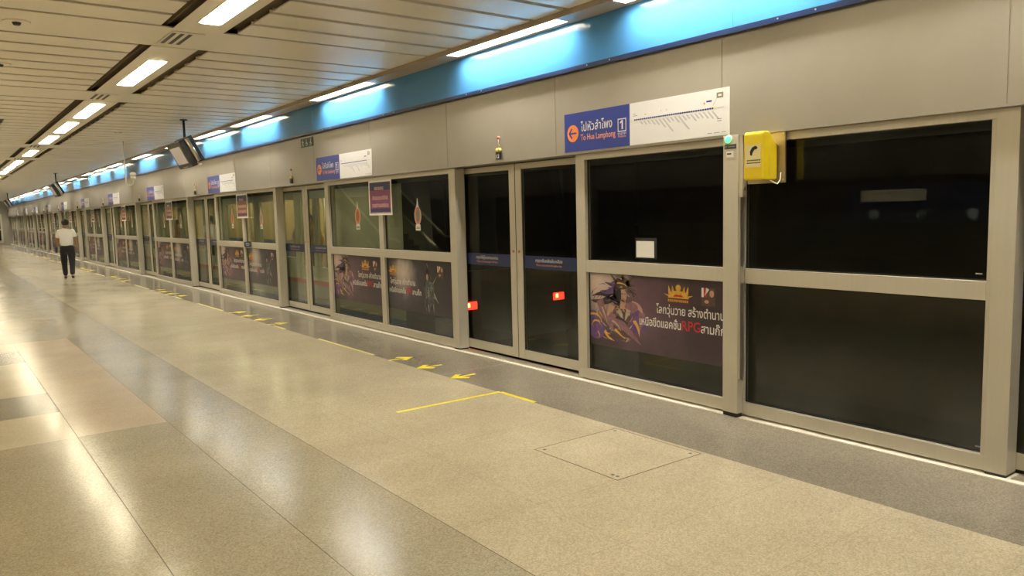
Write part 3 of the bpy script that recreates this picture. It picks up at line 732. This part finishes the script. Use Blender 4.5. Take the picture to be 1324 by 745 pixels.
# ---------------------------------------------------------------- direction signs on the fascia
def make_sign():
    t = thing('direction_sign', '', 'sign', (FX, 0, 0), 'direction signs on the fascia')
    H_ = .345; B_ = .83; W_ = 1.84
    g = MB(); rect(g, 0, B_, 0, H_, 0, .004); bl = g.build('blue_panel', navy_sign, t)
    g = MB(); rect(g, B_+.0005, W_, 0, H_, 0, .004); wp = g.build('route_map', white, t)
    d = .0042
    g = MB(); disc(g, .115, .165, .076, d, 32); g.build('orange_disc', orange, bl)
    g = MB(); line(g, (.07, .165), (.165, .165), .014, d+.0006); line(g, (.066, .162), (.105, .21), .016, d+.0012); line(g, (.066, .168), (.105, .12), .016, d+.0012); g.build('arrow', navy_sign, bl)
    text('lettering', 'ไปหัวลำโพง', .105, .225, .175, d+.0005, white, bl, width=.40, bold=.001)
    text('orange_lettering', 'To Hua Lamphong', .075, .22, .095, d+.0005, mat('salmon_print', (.85, .33, .18), .5), bl, width=.44, bold=.0006)
    g = MB(); a, b, c, e = .69, .79, .125, .235
    rect(g, a, b, e-.008, e, d); rect(g, a, b, c, c+.008, d); rect(g, a, a+.008, c+.0085, e-.0085, d); rect(g, b-.008, b, c+.0085, e-.0085, d); g.build('number_frame', white, bl)
    g = MB(); rect(g, .736, .752, .145, .22, d+.0005); flat(g, [(.7355, .2195), (.7355, .202), (.718, .193), (.718, .205)], d+.0005); g.build('number', white, bl)
    text('lettering', 'ชานชาลา', .032, .74, .10, d+.0005, white, bl, 'CENTER', width=.10)
    text('orange_lettering', 'Platform', .026, .74, .078, d+.0005, MATS['salmon_print'], bl, 'CENTER', width=.09)
    # route map: line, station dots, slanting station names
    g = MB(); z_ = .205; x0, x1 = B_+.06, W_-.13
    line(g, (x0, z_), (x1, z_), .004, d); n = 38
    for i in range(n): x = x0+(x1-x0)*i/(n-1); rect(g, x-.006, x+.006, z_-.006, z_+.006, d+.0006)
    g.build('route_line', navy_sign, wp)
    gm = mat('grey_print', (.35, .35, .38), .5); g = MB()
    Ls = [.03, .035, .035, .05, .06, .09, .14, .05, .04, .06, .14, .05, .04, .07, .05, .05, .06, .07, .08]
    for i, l in enumerate(Ls):
        x = x0+.06+(x1-x0-.09)*i/(len(Ls)-1)
        for off in (0, .009): line(g, (x+off, z_-.02), (x+off+l*.75, z_-.02-l*.8), .0035, d)
    for (s, tt, ww) in ((x0-.02, z_+.03, .05), (x0-.02, z_+.045, .03), (x0+.11, z_+.03, .02), (x0+.28, z_+.04, .012), (x0+.34, z_+.04, .01), (W_-.20, .02, .04), (W_-.14, .02, .05), (W_-.07, .02, .04), (W_-.11, .12, .04), (W_-.11, .105, .04)): rect(g, s, s+ww, tt, tt+.006, d)
    line(g, (x1-.02, z_+.02), (x1+.03, z_+.09), .003, d); rect(g, x1+.02, x1+.08, z_-.001, z_+.002, d)
    g.build('station_names', gm, wp)
    g = MB(); disc(g, x1, z_, .012, d+.0012, 16); g.build('current_station', mat('print_lime', (.7, .72, .35), .5), wp)
    g = MB(); rect(g, W_-.115, W_-.055, .275, .315, d); g.build('operator_mark', mat('print_olive', (.22, .21, .14), .5), wp)
    g = MB(); rect(g, W_-.10, W_-.07, .288, .302, d+.0008); g.build('operator_mark_light', white, wp)
    g = MB(); disc(g, x1-.10, z_+.045, .008, d, 12); g.build('interchange_dot', orange, wp)
    g = MB(); rect(g, x1-.08, x1-.03, z_+.05, z_+.062, d); g.build('interchange_name', navy_sign, wp)
    return t
navy_sign = mat('blue_sign_print', (.02, .04, .24), .35)
sg = make_sign()
for k in range(0, 11):
    t = sg if k == 0 else copy_tree(sg)
    t.location = (FX-.0005, 5.45+5.74*k, 2.12)
    t['label'] = 'blue and white direction sign with route map beside the yellow phone' if k == 0 else 'blue and white direction sign on the fascia, %s one to the left of the largest' % ORD[k-1].replace('nearest', 'first')
# exit pictogram sign
t = thing('exit_sign', 'small dark green pictogram sign high on the fascia', 'sign', (FX-.0005, 11.74, 2.66))
g = MB(); rect(g, 0, .48, 0, .135, 0, .006); g.build('panel', mat('dark_green_sign', (.02, .04, .025), .4), t)
g = MB(); d = .0062
disc(g, .075, .112, .012, d, 12); line(g, (.075, .10), (.075, .06), .03, d); line(g, (.07, .065), (.045, .02), .016, d+.0006); line(g, (.08, .065), (.11, .02), .016, d+.0006); line(g, (.04, .085), (.12, .075), .014, d+.0012)
disc(g, .22, .112, .011, d, 12); line(g, (.22, .10), (.22, .055), .022, d); line(g, (.215, .055), (.26, .055), .014, d+.0006); line(g, (.26, .06), (.275, .02), .012, d+.0012); disc(g, .225, .045, .032, d+.0018, 16, rin=.25)
disc(g, .39, .112, .011, d, 12); line(g, (.39, .10), (.38, .05), .022, d); line(g, (.38, .05), (.43, .045), .014, d+.0006); disc(g, .385, .04, .03, d+.0018, 16, rin=.25)
g.build('pictograms', mat('pale_green_print', (.45, .5, .38), .5), t)
# door indicator lamps
def make_ind():
    t = thing('door_indicator', '', 'indicator lamp', (FX, 0, 0), 'door indicator lamps on the fascia')
    g = MB(); g.tube((-.008, 0, .175), (0, 0, .175), .017, n=14); g.tube((-.006, 0, .10), (0, 0, .10), .006, n=8); g.build('base', steel, t)
    g = MB(); g.ball((-.012, 0, .175), .017, 12); g.build('orange_lens', mat('orange_lens', (.55, .12, .05), .3), t)
    g = MB(); g.tube((-.012, 0, .06), (-.012, 0, .165), .0035, n=8); g.build('stem', steel, t)
    g = MB(); g.ball((-.014, .022, .052), .02, 12); g.ball((-.014, -.022, .052), .02, 12); g.build('yellow_lens', mat('yellow_lens', (.8, .6, .15), .3), t)
    g = MB(); g.box(-.03, -.0005, -.032, .032, -.045, .03, .003); g.build('plate', black, t)
    return t
di = make_ind()
for k in range(1, 10):
    t = di if k == 1 else copy_tree(di); t.location = (FX, 6.48+5.72*(k-1), 2.175)
    t['label'] = 'small indicator with orange and yellow bulbs above the %s' % ('dark double door' if k == 1 else '%s doorway along from the phone' % ORD[k-1])
text('number', '12', .05, -.028, -.03, .0305, white, di, width=.05, bold=.001)

# ---------------------------------------------------------------- floor tape, hatch
def tape(name, pts_list, label, cat, loc, z=.0014, m_=None, rot=0):
    g = MB()
    for i, pts in enumerate(pts_list): g.prism([(a, b, z*.3) for a, b in pts], (0, 0, z*.7+.0002*i))
    o = g.build(name, m_ or ytape); o.location = loc; o.rotation_euler.z = rot; return tag(o, label, cat)
faded = mat('worn_yellow_tape', (.55, .46, .12), .5)
for k in range(1, 9):
    yc = C[k]-.98
    def L_(yy, sg_, m_, lb, leg):
        arm = [[(-1.03, -.02), (0, -.02), (0, .02), (-1.03, .02)]] if k == 1 and sg_ < 0 else []
        o = tape('floor_tape', arm+[[(-.02, .0201*sg_), (.02, .0201*sg_), (.02, leg*sg_), (-.02, leg*sg_)]], lb, 'floor tape', (3.92, yy, 0), m_=m_)
        if k > 1 or sg_ > 0: o['label'] = lb.replace('L-shaped tape', 'tape strip').replace('corner tape', 'tape strip')
        o['group'] = 'yellow corner tapes on the platform floor'
    L_(yc-1.0, -1, ytape if k < 2 else faded, 'yellow L-shaped tape at the near corner of the %s doorway from the phone' % ORD[k-1].replace('nearest', 'first'), .50)
    L_(yc+1.42, 1, faded, 'faded yellow corner tape at the far side of the %s doorway along' % ORD[k-1].replace('nearest', 'first'), 1.6)
    ars = [(yc+1.02, 1), (yc+.42, -1), (yc-.22, -1)] + ([(yc-.88, 1)] if k > 1 else [])
    for i, (yy, dr) in enumerate(ars):
        sh = [[(-.12, -.013), (.10, -.013), (.10, .013), (-.12, .013)], [(.13, .0), (.10, .03), (.0, .085), (-.02, .065), (.07, .005), (.0699, -.005), (-.02, -.065), (0, -.085), (.10, -.03)]]
        sh = [[(-.15, -.018), (.11, -.018), (.11, .018), (-.15, .018)], [(.15, 0), (.01, .115), (-.035, .08), (.07, 0)], [(.15, 0), (.07, 0), (-.035, -.08), (.01, -.115)]]
        if dr < 0: sh = [[(-a, b) for a, b in q][::-1] for q in sh]
        o = tape('floor_arrow', sh, 'yellow arrow at the %s doorway from the phone, pointing %s, %s' % (ORD[k-1].replace('nearest', 'first'), 'in' if dr > 0 else 'out', ['farthest', 'second farthest', 'third farthest', 'closest'][i]), 'floor arrow', (4.04, yy, 0), rot=random.uniform(-.1, .1))
        o['group'] = 'yellow arrows on the platform floor'
t = thing('floor_hatch', 'square access hatch cover in the beige floor', 'hatch', (3.115, 3.165, 0))
g = MB(); a, b = .76, .79; w_ = .006
g.box(0, a, 0, w_, .0004, .0016); g.box(0, a, b-w_, b, .0004, .0016); g.box(0, w_, w_, b-w_, .0004, .0016); g.box(a-w_, a, w_, b-w_, .0004, .0016); g.build('rim', joint, t)
g = MB(); g.box(w_, a-w_, w_, b-w_, .0003, .0010); g.build('cover', T_BEIGE, t)
g = MB()
for x_, y_ in ((.05, .05), (.05, b-.05), (a-.05, b-.05), (a-.05, .05), (.05, .09)): g.tube((x_, y_, .0011), (x_, y_, .002), .012, n=12)
g.build('lifting_screw', alu_d, t)

# ---------------------------------------------------------------- hanging monitors and camera
def make_monitor():
    t = thing('hanging_monitor', '', 'monitor', (0, 0, 0), 'hanging passenger information monitors')
    tilt = math.radians(27)
    R_ = Matrix.Rotation(-tilt, 4, 'Y')
    def B(nm, mt_, dims, par, bev=.004):
        g = MB(); g.box(*dims, bev); bmesh.ops.transform(g.bm, matrix=R_, verts=g.bm.verts); return g.build(nm, mt_, par)
    hs = B('housing', alu_d, (-.05, .05, -.42, .42, -.23, .23), t, .008)
    B('screen', mat('blank_screen', (.42, .38, .34), .3, emit=((1, .88, .75), .08)), (-.053, -.0505, -.30, .34, -.15, .15), hs, .0005)
    B('bezel_mark', steel, (-.053, -.0505, -.15, .15, -.212, -.204), hs, .0003)
    h2 = B('rear_housing', blackp, (.11, .19, -.42, .42, -.20, .24), t, .008)
    g = MB(); g.tube((.08, -.46, -.24), (.08, .46, -.24), .012)
    g2 = MB(); g2.tube((.085, -.44, -.18), (.085, -.44, .22), .035, n=16); bmesh.ops.transform(g2.bm, matrix=R_, verts=g2.bm.verts); g2.build('end_tube', steel, t)
    bmesh.ops.transform(g.bm, matrix=R_, verts=g.bm.verts); g.build('bottom_rail', steel, t)
    g = MB(); g.tube((.06, 0, .2), (.06, 0, .596), .02); g.build('ceiling_pole', blackp, t)
    g = MB(); g.tube((.06, 0, .58), (.06, 0, .596), .06, n=18); g.build('ceiling_flange', blackp, t)
    return t
mo = make_monitor(); mo.location = (3.52, 14.0, 2.69)
mo['label'] = 'dark hanging monitor pair with a pale screen, nearest to the camera'
t = copy_tree(mo); t.location = (3.52, 31.0, 2.69); t['label'] = 'small dark hanging monitor above the walking person'
t = copy_tree(mo); t.location = (3.52, 52.0, 2.69); t['label'] = 'farthest tiny hanging monitor near the left picture edge'
t = thing('security_camera', 'white dome camera on a hooked ceiling pole above the far doors', 'camera', (3.42, 18.3, 2.35))
g = MB(); pts = [(0, 0, .936), (0, 0, .12)]
for i in range(9): a = math.pi*i/8; pts.append((.075-.075*math.cos(a), 0, .07-.07*math.sin(a)))
pts.append((.15, 0, .12)); g.path(pts, .012); g.build('hooked_pole', whitep, t)
g = MB(); g.tube((.15, 0, .12), (.15, 0, .19), .045, .06, 18); g.build('collar', whitep, t)
g = MB(); g.tube((.15, 0, .19), (.15, 0, .215), .05, n=18); g.build('dark_ring', mat('camera_ring', (.3, .2, .08), .4), t)
g = MB(); g.ball((.15, 0, .235), .065, 18, (1, 1, .8)); g.build('dome', whitep, t)

# ---------------------------------------------------------------- end wall glazing
t = thing('end_screen', 'glazed aluminium screen closing the far end of the platform', 'glass screen', (4.0, YE-.03, 0))
g = MB()
for x_ in (-3.1, -2.0, -.9, .2): g.box(x_, x_+.13, -.08, 0, .1, 2.3)
g.box(-2.97, -2.0, -.075, 0, .1, .3); g.box(-1.87, -.9, -.075, 0, .1, .3); g.box(-.77, .2, -.075, 0, .1, .3)
for a, b in ((-2.97, -2.0), (-1.87, -.9), (-.77, .2)): g.box(a, b, -.075, 0, 1.08, 1.2); g.box(a, b, -.075, 0, 2.12, 2.3)
g.build('frame', alu, t)
for a, b in ((-2.97, -2.0), (-1.87, -.9), (-.77, .2)): g = MB(); g.box(a, b, -.03, -.02, .3, 2.12); g.build('dark_pane', mat('dark_pane', (.01, .012, .012), .1), t)

# ---------------------------------------------------------------- stair seen mirrored in the glass
t = thing('escalator', 'escalator with steel handrails rising in the middle of the platform', 'escalator', (-1.0, 18.3, 0))
ang = math.atan(.56); Lr = 4.6
g = MB()
for i in range(13): g.box(-.7, .7, .5+.3*i, .8+.3*i, .0+.165*i, .165+.165*i)
g.build('steps', alu_d, t)
for sx in (-1, 1):
    x_ = sx*.95
    g = MB(); g.prism([(x_-.06, -.4, .01), (x_-.06, 4.5, .01), (x_-.06, 4.5, 2.45), (x_-.06, .3, .35), (x_-.06, -.4, .30)], (.12, 0, 0)); g.build('skirt', steel, t)
    g = MB(); g.prism([(x_-.008, -.35, .305), (x_-.008, .3, .355), (x_-.008, 4.45, 2.44), (x_-.008, 4.45, 3.1), (x_-.008, .4, .90), (x_-.008, -.35, .88)], (.016, 0, 0)); g.build('side_glass', tglass, t)
    g = MB(); g.path([(x_, -.45, .86), (x_, -.2, .93), (x_, .35, .93), (x_, 2.3, 2.0), (x_, 4.45, 3.19)], .035); g.build('handrail', mat('handrail_steel', (.9, .85, .65), .45, .1), t)
# directory board behind the camera (mirrored in the dark pane)
t = thing('directory_board', 'long blue directory board on the far side of the platform', 'sign', (-6.76, 0, 0))
g = MB(); g.box(0, .03, 5.2, 9.4, 1.15, 1.95); g.build('board', navy, t)
g = MB(); g.box(.031, .034, 7.6, 9.0, 1.60, 1.85); g.build('white_header', white, t)
g = MB()
for i in range(4): g.tube((.031, 5.7+1.0*i, 1.32), (.034, 5.7+1.0*i, 1.32), .11, n=20)
g.build('round_symbols', mat('pale_blue_print', (.3, .4, .5), .5), t)

# ---------------------------------------------------------------- train behind the screen
def train():
    X0, X1 = 5.08, 7.95; Y0, Y1 = 8.75, 69.4
    t = thing('metro_train', 'white metro train with red and blue stripes standing behind the screens', 'train', (X0, Y0, -1.0))
    ox, oy, oz = X0, Y0, -1.0
    body = mat('train_white', (.62, .62, .52), .35); inner = mat('train_lining', (.55, .40, .20), .6); fl = mat('train_floor', (.2, .18, .15), .6)
    def bx(g, x0, x1, y0, y1, z0, z1, b=0): g.box(x0-ox, x1-ox, y0-oy, y1-oy, z0-oz, z1-oz, b); return g
    doors = [C[k]-.95 for k in range(2, 12)]
    dw = .72
    zw0, zw1 = .88, 1.88
    solid = []; wins = []
    prev = Y0+.45
    edges = []
    for dctr in doors:
        edges.append((prev, dctr-dw)); prev = dctr+dw
    edges.append((prev, Y1))
    g = MB()
    for a, b in edges:
        bx(g, X0, X0+.06, a, b, -.15, zw0)
        n = max(1, int((b-a)/1.7)) if b-a > 1.5 else 0
        if n == 0 or a == edges[0][0]: bx(g, X0, X0+.06, a, b, zw0, zw1); continue
        st = (b-a)/n
        for i in range(n):
            bx(g, X0, X0+.06, a+i*st, a+i*st+.17, zw0, zw1); bx(g, X0, X0+.06, a+(i+1)*st-.17, a+(i+1)*st, zw0, zw1); wins.append((a+i*st+.17, a+(i+1)*st-.17))
    bx(g, X0, X0+.06, edges[0][0], Y1, zw1, 2.45)
    bx(g, X0+.06, X1, edges[0][0], Y1, 2.40, 2.5)
    bx(g, X1-.06, X1, edges[0][0], Y1, -.15, 2.4)
    bx(g, X0+.06, X1-.06, Y1-.06, Y1, -.15, 2.4)
    g.build('body_shell', body, t)
    g = MB(); bx(g, X0+.06, X1-.06, edges[0][0], Y1-.06, -.15, -.04); g.build('cabin_floor', fl, t)
    g = MB(); bx(g, X1-.09, X1-.061, edges[0][0]+1.9, Y1-.07, -.03, 2.3); bx(g, X0+.07, X1-.1, Y0+2.3, Y0+2.36, -.03, 2.3)
    g.build('cabin_lining', inner, t)
    for a, b in wins:
        g = MB(); bx(g, X0+.02, X0+.035, a, b, zw0, zw1); g.build('window', tglass, t)
    for dctr in doors:
        for sgn in (-1, 1):
            a, b = sorted((dctr+sgn*.01, dctr+sgn*(dw-.01)))
            g = MB(); bx(g, X0+.01, X0+.05, a, b, -.03, .75); bx(g, X0+.01, X0+.05, a, b, 1.9, 2.0)
            bx(g, X0+.01, X0+.05, a, a+.1, .75, 1.9); bx(g, X0+.01, X0+.05, b-.1, b, .75, 1.9)
            dd = g.build('door', body, t)
            g = MB(); bx(g, X0+.025, X0+.035, a+.1, b-.1, .75, 1.9); g.build('door_glass', tglass, dd)
    g = MB(); bx(g, X0-.004, X0-.0005, edges[0][0], Y1, .44, .52)
    g.build('red_stripe', mat('train_red', (.45, .07, .03), .4), t)
    g = MB(); bx(g, X0-.004, X0-.0005, edges[0][0], Y1, -.15, .14); g.build('blue_stripe', mat('train_blue', (.03, .06, .16), .4), t)
    g = MB(); bx(g, X0-.004, X0-.0005, edges[0][0], Y1, .141, .4395); g.build('grey_skirt', mat('train_grey', (.25, .24, .22), .4), t)
    g = MB()
    for x_ in (6.0, 6.9): bx(g, x_, x_+.16, Y0+2.6, Y1-.5, 2.36, 2.395)
    g.build('cabin_light', mat('cabin_light', (.9, .85, .7), .5, emit=LAMP_TRAIN), t)
    seat = mat('seat_blue', (.05, .08, .2), .5); pole = steel
    for a, b in edges[1:-1]:
        for xs_ in ((X1-.55, X1-.1),):
            g = MB(); bx(g, xs_[0], xs_[1], a+.3, b-.3, .38, .46, .02); bx(g, xs_[1]-.06, xs_[1], a+.3, b-.3, .46, .95, .02); g.build('bench_seat', seat, t)
        for yy in (a+.15, b-.15):
            g = MB(); g.tube((X0+.55-ox, yy-oy, -.04-oz), (X0+.55-ox, yy-oy, 2.38-oz), .016); g.build('grab_pole', pole, t)
    # tapered cab end
    g = MB(); yb = edges[0][0]
    outer = [(X0, yb), (X1, yb), (X1-.22, Y0+.05), (X1-.5, Y0-.12), (X0+.5, Y0-.12), (X0+.22, Y0+.05)]
    g.prism([(a-ox, b-oy, -.2-oz) for a, b in outer], (0, 0, 1.0))
    top = [(X0, yb), (X1, yb), (X1-.3, Y0+.28), (X0+.3, Y0+.28)]
    lowr = [(X0, yb), (X1, yb), (X1-.22, Y0-.0), (X0+.22, Y0-.0)]
    A = [g.bm.verts.new((a-ox, b-oy, .8-oz)) for a, b in lowr]; B = [g.bm.verts.new((a-ox, b-oy, 2.5-oz)) for a, b in top]
    for i in range(4): g.bm.faces.new((A[i], A[(i+1) % 4], B[(i+1) % 4], B[i]))
    g.bm.faces.new(A[::-1]); g.bm.faces.new(B)
    g.build('cab_end', mat('cab_paint', (.035, .035, .04), .3), t)
    g = MB(); g.prism([(X0+.4-ox, Y0-.02-oy, 1.0-oz), (X1-.4-ox, Y0-.02-oy, 1.0-oz), (X1-.5-ox, Y0+.2-oy, 2.2-oz), (X0+.5-ox, Y0+.2-oy, 2.2-oz)], (0, .02, 0)); g.build('windscreen', blackp, t)
    tl = mat('tail_light', (.6, .05, .03), .3, emit=((1.0, .03, .015), 3)); tc_ = mat('tail_light_core', (.9, .6, .3), .3, emit=((1.0, .30, .08), 9))
    for x_ in (5.66, 7.22):
        g = MB(); bx(g, x_, x_+.19, Y0-.15, Y0-.121, .28, .385, .006); q = g.build('tail_lamp', tl, t); q['label'] = 'glowing red tail lamp'
        g = MB(); bx(g, x_+.03, x_+.07, Y0-.155, Y0-.1505, .315, .37); g.build('lamp_core', tc_, q)
    g = MB(); bx(g, X0+.1, X1-.1, Y0+.3, Y1-.2, -1.1, -.2); g.build('underframe', black, t)
train()

# ---------------------------------------------------------------- people
def skin_mesh(verts, edges, radii, mtl, name, parent, sub=2):
    me = bpy.data.meshes.new(name); me.from_pydata([Vector(v) for v in verts], edges, []); o = bpy.data.objects.new(name, me); COL.objects.link(o)
    md = o.modifiers.new('skin', 'SKIN'); md.use_smooth_shade = True
    for i, rd in enumerate(radii):
        sv = me.skin_vertices[0].data[i]; sv.radius = (rd if isinstance(rd, tuple) else (rd, rd)); sv.use_root = (i == 0)
    sb = o.modifiers.new('sub', 'SUBSURF'); sb.levels = sub; sb.render_levels = sub
    bpy.context.view_layer.update(); dg = bpy.context.evaluated_depsgraph_get()
    m2 = bpy.data.meshes.new_from_object(o.evaluated_get(dg)); bpy.data.objects.remove(o)
    for p in m2.polygons: p.use_smooth = True
    m2.materials.clear(); m2.materials.append(mtl); return link(name, m2, parent)
def person(label, loc, face, shirt, trousers, H=1.66, stride=.16, hair=None, arms='down'):
    """local +Y is the way the person faces"""
    t = thing('person', label, 'person', loc); t.rotation_euler.z = face; k = H/1.70; t.scale = (k, k, k)
    def A(x, y, z): return (x, y, z)
    hipL, hipR = A(-.09, 0, .90), A(.09, 0, .90)
    s = stride
    kneeL, ankL, toeL = A(-.10, s*.55, .50), A(-.09, s*.75, .085), A(-.10, s*.75+.15, .03)
    kneeR, ankR, toeR = A(.10, -s*.25, .49), A(.09, -s*1.3, .12), A(.10, -s*1.3+.13, .035)
    if stride == 0: kneeL, ankL, toeL = A(-.10, .01, .49), A(-.10, 0, .08), A(-.11, .15, .03); kneeR, ankR, toeR = A(.10, .01, .49), A(.10, 0, .08), A(.11, .15, .03)
    # body: continuous skin surface
    V = [A(0, 0, .93), A(0, -.01, 1.12), A(0, -.01, 1.33), A(0, 0, 1.42), A(0, .01, 1.50)]
    Rr = [(.155, .10), (.14, .09), (.155, .095), (.075, .06), (.052, .052)]
    E_ = [(0, 1), (1, 2), (2, 3), (3, 4)]
    def add(p, rr, par): V.append(p); Rr.append(rr); E_.append((par, len(V)-1)); return len(V)-1
    h1 = add(A(0, .02, 1.56), (.066, .075), 4); h2 = add(A(0, .015, 1.63), (.07, .088), h1); add(A(0, .0, 1.685), (.045, .055), h2)
    hand = {}
    for sg, kn, an, to, hp in ((-1, kneeL, ankL, toeL, hipL), (1, kneeR, ankR, toeR, hipR)):
        a = add(hp, .085, 0); b = add(kn, .055, a); c = add(an, .038, b); add(to, .032, c)
        sh = add(A(sg*.175, -.01, 1.385), .052, 2)
        if arms == 'down' or sg < 0 and arms != 'up':
            el = A(sg*.235, -.05-sg*stride*.4, 1.12); wr = A(sg*.25, .05-sg*stride*.9, .89)
        else: el = A(sg*.24, .08, 1.30); wr = A(sg*.20, .16, 1.62)
        e = add(el, .042, sh); w_ = add(wr, .027, e); d = (Vector(wr)-Vector(el)).normalized()
        pm_ = add(tuple(Vector(wr)+d*.06+Vector((0, .005, 0))), (.018, .036), w_)
        n = d.orthogonal(); fw = Vector((0, 1, 0)); fw = (fw-d*fw.dot(d)).normalized()
        for j, ln_ in enumerate((.055, .065, .062, .05)):
            b0 = Vector(wr)+d*.095+fw*(.027-.018*j); f1 = add(tuple(b0), .0095, pm_); f2 = add(tuple(b0+d*ln_*.55+Vector((-sg*.006, 0, 0))), .0085, f1); add(tuple(b0+d*ln_+Vector((-sg*.02, 0, 0))), .007, f2)
        th = Vector(wr)+d*.045+fw*.038; f1 = add(tuple(th), .011, pm_); add(tuple(th+d*.04+fw*.015), .0085, f1)
    skin_mesh(V, E_, Rr, skin, 'body', t, 1)
    # shirt
    V = [A(0, 0, .90), A(0, -.01, 1.08), A(0, -.012, 1.30), A(0, -.005, 1.405), A(0, 0, 1.46)]; Rr = [(.195, .14), (.185, .125), (.20, .13), (.12, .085), (.075, .07)]; E_ = [(0, 1), (1, 2), (2, 3), (3, 4)]
    for sg in (-1, 1): 
        a = add(A(sg*.18, -.01, 1.375), .068, 2); el = Vector(A(sg*.235, -.05-sg*stride*.4, 1.12)) if (arms == 'down' or sg < 0) else Vector((sg*.24, .08, 1.30)); s0 = Vector((sg*.18, -.01, 1.375)); add(tuple(s0.lerp(el, .80)), .060, a)
    skin_mesh(V, E_, Rr, shirt, 'shirt', t, 2)
    # trousers
    V = [A(0, 0, 1.03), A(0, 0, .88)]; Rr = [(.17, .12), (.20, .145)]; E_ = [(0, 1)]
    for sg, kn, an in ((-1, kneeL, ankL), (1, kneeR, ankR)):
        a = add(A(sg*.088, 0, .80), (.118, .125), 1); b = add(kn, .085, a); add(tuple(Vector(an)+Vector((0, 0, .0))), .068, b)
    skin_mesh(V, E_, Rr, trousers, 'trousers', t, 2)
    g = MB(); g.ball((0, -.012, 1.625), .103, 20, (.92, 1.02, 1.0))
    for v in g.bm.verts:
        if v.co.y > .045 and v.co.z < 1.66: v.co.y = .03
        lo = 1.575 if v.co.y > 0 else 1.545
        if v.co.z < lo: v.co.z = lo+(v.co.z-lo)*.2
    g.build('hair', hair or hair_m, t)
    g = MB(); g.ball((0, .105, 1.595), .014, 10, (.8, 1, 1.3)); g.ball((-.078, .01, 1.60), .018, 10, (.4, .8, 1.3)); g.ball((.078, .01, 1.60), .018, 10, (.4, .8, 1.3)); g.build('nose_and_ears', skin, t)
    g = MB(); g.ball((-.03, .092, 1.618), .010, 8, (1.2, .6, .6)); g.ball((.03, .092, 1.618), .010, 8, (1.2, .6, .6)); g.build('eye', black, t)
    g = MB(); g.ball((0, .092, 1.562), .018, 8, (1.3, .5, .35)); g.build('mouth', mat('lips', (.3, .08, .06), .5), t)
    for an, to in ((ankL, toeL), (ankR, toeR)):
        a = Vector(an); b = Vector(to); lift = max(0, a.z-.085)
        V = [tuple(Vector((a.x, a.y-.03, .045+lift))), (b.x, b.y-.05, .04+lift*.4), (b.x, b.y+.03, .03)]; me_V = V
        skin_mesh(V, [(0, 1), (1, 2)], [(.04, .045), (.045, .038), (.034, .026)], blackp, 'shoe', t, 2)
    return t
shirt_w = mat('white_shirt', (.88, .85, .82), .8); trs = mat('black_trousers', (.012, .012, .016), .75)
pe = person('person in white short-sleeved shirt and black trousers walking away', (2.99, 24.7, 0), math.radians(-8), shirt_w, trs)
g = MB(); g.box(-.30, -.255, .10, .18, .76, .93, .006); g.build('held_bag', mat('dark_blue_pouch', (.03, .05, .10), .6), pe)
tanc = mat('tan_dress', (.42, .25, .12), .8); wh2 = mat('grey_white_shirt', (.55, .55, .52), .8); gr = mat('dark_shirt', (.06, .06, .07), .8); orc = mat('orange_shirt', (.5, .16, .06), .8)
person('passenger in a tan top standing inside the train doorway, second along', (5.75, 14.0, -.04), 2.2, tanc, trs, 1.65, 0)
person('passenger in a pale grey shirt standing inside the train, third doorway along', (5.7, 20.3, -.04), 1.2, wh2, trs, 1.68, 0)
person('passenger in a dark shirt beside the far train wall', (6.5, 16.2, -.04), 3.0, gr, trs, 1.65, 0)
person('passenger in an orange shirt holding the strap inside the train', (6.3, 26.4, -.04), 1.9, orc, trs, 1.62, 0, arms='up')
